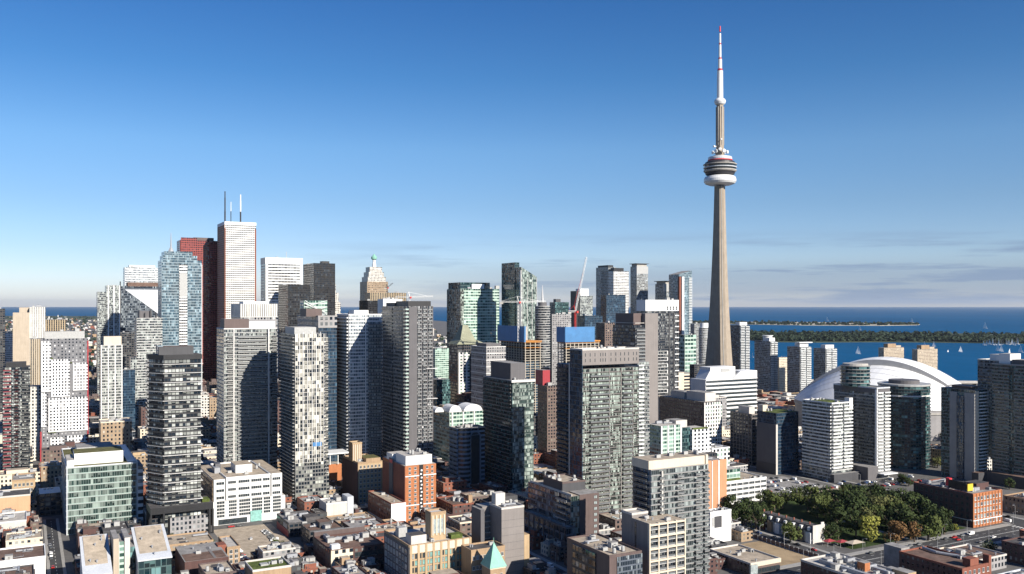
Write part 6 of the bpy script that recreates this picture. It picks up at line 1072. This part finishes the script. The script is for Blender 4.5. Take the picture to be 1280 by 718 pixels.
# ------------------------------------------------------------------ cars
CARM = {}
plain('car_white', (.75, .75, .75), .25, .04); plain('car_silver', (.4, .41, .42), .25, .06, metal=.6); plain('car_black', (.015, .015, .018), .2, .1); plain('car_grey', (.1, .105, .11), .25, .1); plain('car_red', (.42, .025, .025), .25, .05); plain('car_blue', (.03, .08, .22), .25, .05); plain('van_white', (.78, .78, .76), .35, .04)
def lofted(m, secs, mi):
    m.loft([[(x, -w, z0), (x, w, z0), (x, w * .96, z1), (x, -w * .96, z1)] for x, w, z0, z1 in secs], mi)
def car_mesh(col):
    if col in CARM: return CARM[col]
    b = MB(); g = MB(); r = MB()
    if col == 'van_white': lofted(b, [(-2.7, .95, .35, 2.2), (1.2, .95, .35, 2.25), (1.7, .95, .35, 1.3), (2.6, .85, .4, 1.0)], 0); lofted(g, [(1.22, .9, 1.3, 2.2), (1.72, .88, 1.28, 1.3)], 0)
    else:
        lofted(b, [(-2.2, .8, .45, .95), (-1.9, .88, .3, 1.0), (1.0, .9, .3, .98), (1.9, .86, .32, .85), (2.2, .75, .42, .7)], 0); lofted(g, [(-1.75, .7, .99, 1.02), (-1.1, .72, .99, 1.45), (.3, .72, .98, 1.46), (1.1, .74, .97, 1.0)], 0); lofted(r, [(-1.08, .7, 1.452, 1.49), (.28, .7, 1.462, 1.5)], 0)
    w = MB(); n = 10
    w.loft([[(.33 * math.cos(6.283 * i / n), y, .33 * math.sin(6.283 * i / n)) for i in range(n)] for y in (-.12, .12)])
    CARM[col] = (b.data('body', [col]), g.data('windows', ['car_glass']), r.data('roof', [col]) if r.v else None, w.data('wheel', ['tyre'])); return CARM[col]
def car(u, w, rot, col, label, group):
    p = g2w(u, w, .012); t = thing('parked_van' if col == 'van_white' else 'parked_car', label, 'van' if col == 'van_white' else 'car', p, TH + R(rot), group); a, g, r, wh = car_mesh(col)
    link('body', a, t); link('windscreen', g, t)
    if r: link('roof', r, t)
    for x in (-1.35, 1.35):
        for y in (-.78, .78): link('wheel', wh, t, (x, y, .33))
crn = random.Random(21); CC = ['car_white', 'car_white', 'car_silver', 'car_black', 'car_grey', 'car_grey', 'car_red', 'car_blue', 'van_white']
def word(c): return c.replace('car_', '').replace('van_', '') + (' van' if c.startswith('van') else ' car')
def rowcars(us, ws, rot, where, group, fill=.85):
    for u in us:
        for w in ws:
            if crn.random() < fill: c = crn.choice(CC); car(u + crn.uniform(-.3, .3), w + crn.uniform(-.4, .4), rot + crn.choice((0, 180)) + crn.uniform(-2, 2), c, word(c) + ' parked ' + where, group)
G1 = 'cars in the lower car park'; rowcars([119], [562 + 3.1 * i for i in range(15)], 0, 'in the left row of the lower car park', G1); rowcars([146], [588 + 3.1 * i for i in range(14)], 0, 'in the right row of the lower car park', G1, .8)
car(133, 612, 80, 'car_white', 'single white car driving through the middle of the lower car park', G1); car(128, 652, 5, 'car_red', 'red car stopped by the white ribbon office entrance', G1); car(134, 652, 5, 'car_grey', 'grey car stopped by the white ribbon office entrance', G1)
G2 = 'cars in the upper car park'
for k, w in enumerate((546, 560, 574, 588, 600)): rowcars([533 + 3.0 * i for i in range(26)], [w], 90, ('in the front row', 'in the second row', 'in the middle row', 'in the fourth row', 'in the back row')[k] + ' of the upper car park', G2, .62)
G3 = 'cars by the red brick warehouse'
for k, w in enumerate((470, 490, 510, 530, 545)): rowcars([590 + 3.1 * i for i in range(10)], [w], 90, ('in the first row', 'in the second row', 'in the third row', 'in the fourth row', 'in the last row')[k] + ' of the lot behind the warehouse', G3, .4)
rowcars([648 + 3.0 * i for i in range(22)], [546], 90, 'in the near row of the lot under the drum top condo', G3, .6); rowcars([648 + 3.0 * i for i in range(22)], [530], 90, 'in the far row of the lot under the drum top condo', G3, .5)
G4 = 'cars on the wide road'; rowcars([415 + 14 * i for i in range(16)], [372.5], 0, 'along the near kerb of the wide road', G4, .5); rowcars([470 + 9 * i for i in range(13)], [389.3], 0, 'along the park side of the wide road', G4, .5)
for u, w, c, l in ((505, 377, 'car_black', 'black car driving in the shadow on the wide road'), (548, 384, 'car_red', 'red car driving on the wide road'), (575, 377, 'car_white', 'white car driving on the wide road near the crossing'), (660, 384, 'car_grey', 'grey car driving past the front edge condo')): car(u, w, 0, c, l, G4)
G5 = 'cars on the cross street'; rowcars([626.5], [400 + 8 * i for i in range(22)], 90, 'along the near kerb of the cross street', G5, .55); rowcars([639.5], [400 + 8 * i for i in range(22)], 90, 'along the far kerb of the cross street', G5, .6)
G6 = 'cars on the row house street'; rowcars([444], [412 + 7 * i for i in range(18)], 90, 'on the street before the dark roof row houses', G6, .7); G7 = 'cars on the narrow left street'; rowcars([14.2], [560 + 7 * i for i in range(22)], 90, 'on the narrow street beside the green office', G7, .5)
G8 = 'cars on the loft street'; rowcars([268], [440 + 7 * i for i in range(14)], 90, 'on the street before the brown end loft', G8, .6); rowcars([277], [440 + 7 * i for i in range(14)], 90, 'on the loft side of that narrow shaded street', G8, .5)
# ------------------------------------------------------------------ street lamps, hoarding, awnings, signs
LM = []
m = MB(); m.bar((0, 0, 0), (0, 0, 8.6), .11, n=6, w2=.07); LM.append(m.data('pole', ['pole_grey'])); m = MB(); m.bar((0, 0, 8.5), (1.2, 0, 9.3), .06, n=5); m.bar((1.2, 0, 9.3), (2.6, 0, 9.4), .06, n=5); LM.append(m.data('arm', ['pole_grey'])); m = MB(); m.box(2.2, 3.2, -.2, .2, 9.3, 9.5); LM.append(m.data('lamp_head', ['unit_pale']))
def lamp(u, w, rot, label, group='street lamps'):
    t = thing('street_lamp', label, 'street lamp', g2w(u, w, .1), TH + R(rot), group)
    for n_, d in zip(('pole', 'arm', 'lamp_head'), LM): link(n_, d, t)
for i in range(9): lamp(415 + 26 * i, 393.5, -90, 'grey street lamp on the park side of the wide road')
for i in range(8): lamp(428 + 26 * i, 369, 90, 'grey street lamp on the near side of the wide road')
for i in range(6): lamp(643.5, 405 + 28 * i, 180, 'grey street lamp along the cross street')
for i in range(4): lamp(433, 405 + 22 * i, 0, 'grey street lamp beside the dirt lot')
for i in range(3): lamp(279.6, 430 + 30 * i, 180, 'grey street lamp outside the brown end loft')
o = B('hoarding', 'wooden hoarding', 'long dark timber hoarding between the dirt lot and the street', 'fence', 930, 932, 933, 690, 600, 3)
for c in list(o.root.children): bpy.data.objects.remove(c)
FOOT.pop(); o.root.location = g2w(431.5, 397); m = MB(); m.box(0, .15, 0, 58, 0, 2.6); m.build('board_panel', 'brown_panel', o.root)
for i in range(15): o.part('fence_post', 'white_slab', -.25, -.01, i * 4, i * 4 + .2, 0, 2.9)
for i, (u, w, c, l) in enumerate(((462, 416, 'awning_red', 'dark red patio canopy close to the row houses'), (468, 411, 'awning_red', 'second red patio canopy beside the park path'), (474, 406, 'awning_tan', 'large tan patio canopy at the corner of the park'))):
    t = thing('patio_canopy', l, 'canopy', g2w(u, w), TH); s = 4 if i < 2 else 6; m = MB(); m.loft([[(-s, -s * .6, 3), (s, -s * .6, 3), (s, s * .6, 3), (-s, s * .6, 3)], [(-s * .1, -.2, 4.3), (s * .1, -.2, 4.3), (s * .1, .2, 4.3), (-s * .1, .2, 4.3)]]); m.build('fabric', c, t)
    for x in (-s + .2, s - .2):
        for y in (-s * .6 + .2, s * .6 - .2): m = MB(); m.bar((x, y, 0), (x, y, 3), .08, n=5); m.build('post', 'pole_grey', t)
p = at(922, 486); t = thing('road_sign', 'green overhead highway sign right of the striped white office', 'road sign', (p.x, p.y, 0), 0); m = MB(); m.box(-7, 7, -.2, .2, 6, 13); m.build('panel', 'sign_green', t); m = MB(); m.box(-9, 9, .25, .7, 7, 8); m.box(-9, -8.4, .25, .7, 0, 7); m.box(8.4, 9, .25, .7, 0, 7); m.build('gantry', 'pole_grey', t)
t = thing('elevated_highway', 'pale elevated highway running behind the striped white office', 'highway', at(930, Y=1750), R(-6)); m = MB(); m.box(-420, 520, -12, 12, 9, 11); m.build('deck', 'concrete', t); m = MB(); m.box(-420, 520, -12.4, -12.05, 10, 12.4); m.box(-420, 520, 12.05, 12.4, 10, 12.4); m.build('barrier', 'pale_concrete', t)
m = MB(); m.box(-1, 1, -9, 9, 0, 9); me = m.data('support', ['concrete'])
for i in range(24): link('support', me, t, (-410 + i * 40, 0, 0))
# ------------------------------------------------------------------ boats
m = MB(); m.loft([[(-5, -1.1, .9), (-5, 1.1, .9), (-5, .7, -.3), (-5, -.7, -.3)], [(1, -1.6, 1.0), (1, 1.6, 1.0), (1, 1.0, -.4), (1, -1.0, -.4)], [(6, -.1, 1.3), (6, .1, 1.3), (5.4, .05, 0), (5.4, -.05, 0)]]); m.box(-3, 1.5, -.8, .8, 1.0, 1.7); HULL = m.data('hull', ['hull_white'])
m = MB(); m.bar((1, 0, 1), (1, 0, 17), .14, n=6); m.bar((1, 0, 2.2), (-4.4, 0, 2.2), .1, n=5); MAST = m.data('mast', ['pole_grey'])
m = MB(); m.loft([[(.8, -.03, 2.6), (-4.2, .5, 2.6), (-4.2, .56, 2.6), (.8, .03, 2.6)], [(.8, -.02, 9), (-2.4, .75, 9), (-2.4, .8, 9), (.8, .02, 9)], [(.8, -.01, 16.5), (.7, 0, 16.5), (.7, .03, 16.5), (.8, .03, 16.5)]]); MAINS = m.data('mainsail', ['sail_cloth'])
m = MB(); m.loft([[(5.8, -.02, 1.6), (1.2, .7, 2), (1.2, .75, 2), (5.8, .02, 1.6)], [(1.2, -.01, 14), (1.15, 0, 14), (1.15, .03, 14), (1.2, .02, 14)]]); JIB = m.data('jib_sail', ['sail_cloth'])
def boat(px_, py, sc, rot, label, sails=True, group='sailing boats on the lake'):
    p = at(px_, py); t = thing('sailboat', label, 'sailboat', (p.x, p.y, -2), R(rot), group)
    for n_, d in (('hull', HULL), ('mast', MAST)) + ((('mainsail', MAINS), ('jib_sail', JIB)) if sails else ()): o = link(n_, d, t); o.scale = (sc,) * 3; 
for a in ((1073, 442, 1.55, 150, 'large white sailboat alone on open water left of the far beige block'), (1201, 439.5, 1.2, 160, 'white sailboat alone right of the near beige block'), (1185, 439.5, .5, 20, 'tiny white boat right of the near beige block'), (1156, 431.5, 1.1, 120, 'white sailboat just above the near beige block'), (1167.6, 433, 1.25, 150, 'white sailboat above and right of the near beige block'),
          (1247.5, 438, 1.4, 140, 'left boat of the pair of sailboats below the marina'), (1252, 439, 1.4, 150, 'right boat of the pair of sailboats below the marina'), (1262, 443, 1.25, 40, 'white sailboat close above the rear edge condo'), (1276, 440, 1.5, 130, 'white sailboat near the right edge below the marina'), (1231.6, 410.5, 2.6, 130, 'white sailboat far out beyond the near island'),
          (1140, 403, 2.6, 130, 'white sailboat beyond the tip of the far island'), (1075, 412.5, 1.7, 130, 'small white boat between the two islands'), (1034, 400.8, 2.5, 130, 'distant white sailboat beyond the far island'), (1150, 425.8, .6, 20, 'tiny boat in front of the near island trees'), (941, 446, .8, 110, 'small white boat right of the concrete tower shaft')): boat(*a)
mrn = random.Random(8)
for i in range(24): x = 1230 + i * 1.85 + mrn.uniform(-.4, .4); boat(x, 430.4 + mrn.uniform(-.5, .8), mrn.uniform(1.0, 1.7), mrn.uniform(60, 120), 'white yacht moored in the crowded marina against the near island', mrn.random() < .35, 'moored yachts')
# ------------------------------------------------------------------ ordinary buildings filling the blocks
ifr = random.Random(77); USED = set(o['label'] for o in bpy.data.objects if 'label' in o); NAMED = list(FOOT); NB = 0
WL = [('tan_windows', 'tan brick', 'tan_brick'), ('brick_windows', 'red brick', 'red_brick'), ('darkbrick_windows', 'dark brick', 'dark_brick'), ('grey_windows', 'grey', 'pale_concrete'), ('pale_windows', 'pale', 'pale_concrete'), ('cream_windows', 'cream', 'cream'), ('brown_windows', 'brown', 'brown_panel'), ('tan_windows', 'ochre brick', 'yellow_brick'), ('slate_glass', 'slate glass', 'grey_slab'), ('dark_office', 'dark glazed', 'dark_grey')]
RF = [('roof_grey', 'grey'), ('roof_dark', 'dark'), ('roof_tan', 'tan'), ('roof_pale', 'pale'), ('roof_brown', 'brown')]
def hits(u0, u1, w0, w1, rects, g=1.0): return any(u0 < r[1] + g and u1 > r[0] - g and w0 < r[3] + g and w1 > r[2] - g for r in rects)
def landlim(x): return 1500 if x > 830 else 1850 if x > 700 else 2200
NW = (0, 1, 2, 6, 9, 3, 2, 1, 6, 5)
KEEP = set([34,35,38,257,268,326,331,402,410,473,483,484,554,557,580,626,635,639,701,702,705,706,708,710,711,729,777,783,787,789,809,810,853,855,856,865,866,867,870,877,880,881,930,931,933,939,943,944,945,956,957,1014,1025,1026,1036,1037,1099,1102,1103,1111,1115,1116,1167,1176,1177,1180,1192,1196,1252,1263,1268,1278,1283,1284,1338,1341,1347,1351,1362,1367,1420,1423,1451,1452,1501,1502,1505,1507,1510,1532,1587,1590,1592,1604,1668,1671,1673,1674,1707,1747,1752,1753,1764,1765,1785,1828,1831,1833,1837,1869,1870,1871,1872,1912,1913,1915,1918,1928,1949,1950,1951,1993,1994,1997,1998,2001,2033,2034,2036,2077,2078,2080,2081,2117,2118,2119,2120,2164,2165,2168,2202,2204,2242,2244,2246,2247,2327,2403,2412,2484,2488,2493,2494,2498,2565,2570,2648,2652,2735,2816,2823,2897,2909,3068,3145,3226,3386,3393,3469,3645,3881,4044,4211,4290,4623,4704,4790,5041,5185,5401,5668,5760,6001,6249,6271,6278,6377,6582,6638,6729,6942,7089,7177,7294,7300,7303,7528,7569,7654,7656,7881,7888,7929,8015,8017,8161,8249,8617,8619,8711,8732,8876,9122,9311,9356,9424,9473,9485,9598,9791,10791,10820,11151,11274,11479,11622,11753,11839,12030,12061,12063,12072,12075,12103,12226,12472,12583,12613,12832,12973,13026,13303,13315,13384,13674,13677,13742,13745,14945,14948,15427])
REST = MB(); RM = [a[0] for a in WL] + [a[0] for a in RF]
def filler(u0, u1, w0, w1, hgt, i, r3, r4):
    p = g2w(u0, w0); nr = p.y < 740; wl, wn, pr = WL[NW[int(r3 * 9.999)] if nr else int(r3 * 9.999)]; rf, rn = RF[(0, 1, 2, 4, 2)[int(r4 * 4.999)] if nr else int(r4 * 4.999)]
    if KEEP is not None and i not in KEEP:
        L, D = u1 - u0, w1 - w0; q = [g2w(*c) for c in ((u0, w0), (u1, w0), (u1, w1), (u0, w1))]; a = len(REST.v); k = max(1, round(hgt / 3.4)); e = MB(); e.box(0, L, 0, D, 0, hgt, RM.index(wl), RM.index(rf), bay=3.1, fh=hgt / k, bottom=False)
        for v in e.v: n_ = g2w(u0 + v[0], w0 + v[1], v[2]); REST.v.append(tuple(n_))
        REST.f += [tuple(a + j for j in f) for f in e.f]; REST.m += e.m; REST.uv += e.uv; return
    c = Vector(((u0 + u1) / 2, (w0 + w1) / 2)); near = sorted(NAMED, key=lambda f: (Vector(((f[0] + f[1]) / 2, (f[2] + f[3]) / 2)) - c).length)[:14]
    size = 'low' if hgt < 12 else 'four storey' if hgt < 17 else 'mid rise' if hgt < 32 else 'tall'
    for f in near:
        n_ = g2w((f[0] + f[1]) / 2, (f[2] + f[3]) / 2); v = g2w(*c); sx = (v.x / v.y - n_.x / n_.y) * n_.y; sy = v.y - n_.y
        rel = ('behind' if sy > 0 else 'in front of') if abs(sy) > abs(sx) else ('right of' if sx > 0 else 'left of')
        lab = f'{size} {wn} building with {rn} roof {rel} the {f[5]}'
        if lab not in USED: break
    else: lab = f'{size} {wn} building with {rn} roof and rooftop units {rel} the {near[0][5]}'
    USED.add(lab)
    t = thing('city_building', lab, 'building', (p.x, p.y, 0), TH); t['fill'] = i; L, D = u1 - u0, w1 - w0; rr = random.Random(i)
    m = MB(); k = max(1, round(hgt / 3.4)); m.box(0, L, 0, D, 0, hgt, 0, 1, bay=3.1, fh=hgt / k); m.build('wall', [wl, rf], t)
    m = MB(); m.ring(-.12, L + .12, -.12, D + .12, .45, hgt - .25, hgt + .8); m.build('parapet', pr, t)
    if p.y < 1100:
        for j in range(rr.randint(4, 12) if p.y < 760 else rr.randint(2, 7)):
            kk = rr.choice((0, 0, 0, 1, 2, 3, 4, 5, 5, 6, 7, 7, 8, 8, 9)); mm = {1: 3.2, 2: 4.7, 4: 2.3, 6: 3.5, 7: 3.1, 8: 2.8, 9: 3.4}.get(kk, 1.6)
            if L > 2 * mm + 1 and D > 2 * mm + 1: o = link('rooftop_unit', unit_mesh(kk), t, (rr.uniform(mm, L - mm), rr.uniform(mm, D - mm), hgt)); o.rotation_euler = (0, 0, rr.choice((0, R(90))))
    if hgt > 14 or rr.random() < .4: a, e = rr.uniform(.15, .4), rr.uniform(.55, .8); m = MB(); m.box(a * L, e * L, .3 * D, .75 * D, hgt, hgt + rr.uniform(2.5, 4.5), 0, 1); m.build('penthouse', [pr, rf], t)
PLACED = []; idx = 0; w = 330.0
while w < 2150:
    dpth = ifr.uniform(16, 30) if w < 720 else ifr.uniform(18, 32); u = -420 + ifr.uniform(0, 12)
    while u < 1500:
        wd = ifr.uniform(13, 34) if w < 720 else ifr.uniform(13, 30); gap = ifr.choice((.6, .8, 1.2, 5)); dd = dpth * ifr.uniform(.75, 1); p = g2w(u + wd / 2, w + dd / 2); q = px((p.x, p.y, 8)) if p.y > 100 else (-999, 0)
        r1, r3, r4 = ifr.random(), ifr.random(), ifr.random(); idx += 1
        ok = -260 < q[0] < 1520 and q[1] < 760 and p.y < landlim(q[0]) and not (q[0] > 1010 and p.y > 960)
        if ok and not hits(u, u + wd, w, w + dd, FOOT, 1.2) and not hits(u, u + wd, w, w + dd, EXCL, .5):
            if p.y < 720: hgt = 7 + 7.5 * r1
            elif p.y < 1000: hgt = 8 + 15 * r1 * r1
            elif p.y < 1700: hgt = 14 + 36 * r1 * r1 if q[0] > 180 else 8 + 14 * r1
            else: hgt = 8 + 18 * r1
            if q[0] > 900: hgt = min(hgt, 6 + 8 * r1)
            PLACED.append((u, u + wd, w, w + dd)); filler(u, u + wd, w, w + dd, hgt, idx, r3, r4)
        u += wd + gap
    w += dpth + (1.2 if ifr.random() < (.7 if w < 720 else .5) else 9)
# small lean-tos, sheds and yards' back buildings squeezed into what is left of the near blocks
ifr.seed(5); w = 400.0
while w < 800:
    u = -60.0
    while u < 480:
        a, e = ifr.uniform(7, 13), ifr.uniform(8, 14); r1, r3, r4 = ifr.random(), ifr.random(), ifr.random(); idx += 1; p = g2w(u + a / 2, w + e / 2); q = px((p.x, p.y, 5))
        if p.y > 430 and -60 < q[0] < 1340 and not hits(u, u + a, w, w + e, FOOT, .8) and not hits(u, u + a, w, w + e, EXCL, .3) and not hits(u, u + a, w, w + e, PLACED, .7):
            PLACED.append((u, u + a, w, w + e)); filler(u, u + a, w, w + e, 4 + 5.5 * r1, idx, r3, r4)
        u += 4.5
    w += 4.5
if REST.v: tag(REST.build('city_blocks', RM), 'the many small ordinary buildings packed between the towers', 'city blocks', kind='stuff')

PRUNE = set('broadleaf_tree.051 broadleaf_tree.055 broadleaf_tree.056 broadleaf_tree.057 broadleaf_tree.059 broadleaf_tree.060 broadleaf_tree.062 broadleaf_tree.063 parked_car.004 parked_car.005 parked_car.006 parked_car.007 parked_car.008 parked_car.009 parked_car.010 parked_car.023 parked_car.024 parked_car.027 parked_car.028 parked_car.029 parked_car.030 parked_car.031 parked_car.032 parked_car.034 parked_car.037 parked_car.038 parked_car.039 parked_car.050 parked_car.051 parked_car.057 parked_car.058 parked_car.059 parked_car.060 parked_car.061 parked_car.062 parked_car.063 parked_car.064 parked_car.071 parked_car.072 parked_car.073 parked_car.074 parked_car.075 parked_car.076 parked_car.077 parked_car.078 parked_car.079 parked_car.080 parked_car.083 parked_car.084 parked_car.085 parked_car.086 parked_car.087 parked_car.088 parked_car.089 parked_car.090 parked_car.091 parked_car.092 parked_car.093 parked_car.094 parked_car.095 parked_car.096 parked_car.110 parked_car.117 parked_car.122 parked_car.123 parked_car.124 parked_car.128 parked_car.135 parked_car.138 parked_car.139 parked_car.140 parked_car.141 parked_car.142 parked_car.143 parked_car.144 parked_car.147 parked_car.148 parked_car.149 parked_car.150 parked_car.151 parked_car.152 parked_car.164 parked_car.165 parked_car.166 parked_car.167 parked_car.168 parked_car.169 parked_car.170 parked_car.171 parked_car.179 parked_car.180 parked_car.181 parked_car.182 parked_car.183 parked_car.186 parked_car.188 parked_car.189 parked_car.190 parked_van.006 parked_van.012 parked_van.013 parked_van.022 parked_van.024 parked_van.025 parked_van.028 road_sign sailboat.013 sailboat.020 sailboat.024 sailboat.029 sailboat.033 sailboat.035 satellite_dish.001 satellite_dish.002 satellite_dish.003 satellite_dish.004 satellite_dish.006 satellite_dish.007 street_lamp.016 street_lamp.018 street_lamp.019 street_lamp.020 street_lamp.021 street_lamp.027'.split())
for nm in PRUNE:
    o = bpy.data.objects.get(nm)
    if o:
        for c in list(o.children_recursive): bpy.data.objects.remove(c)
        bpy.data.objects.remove(o)
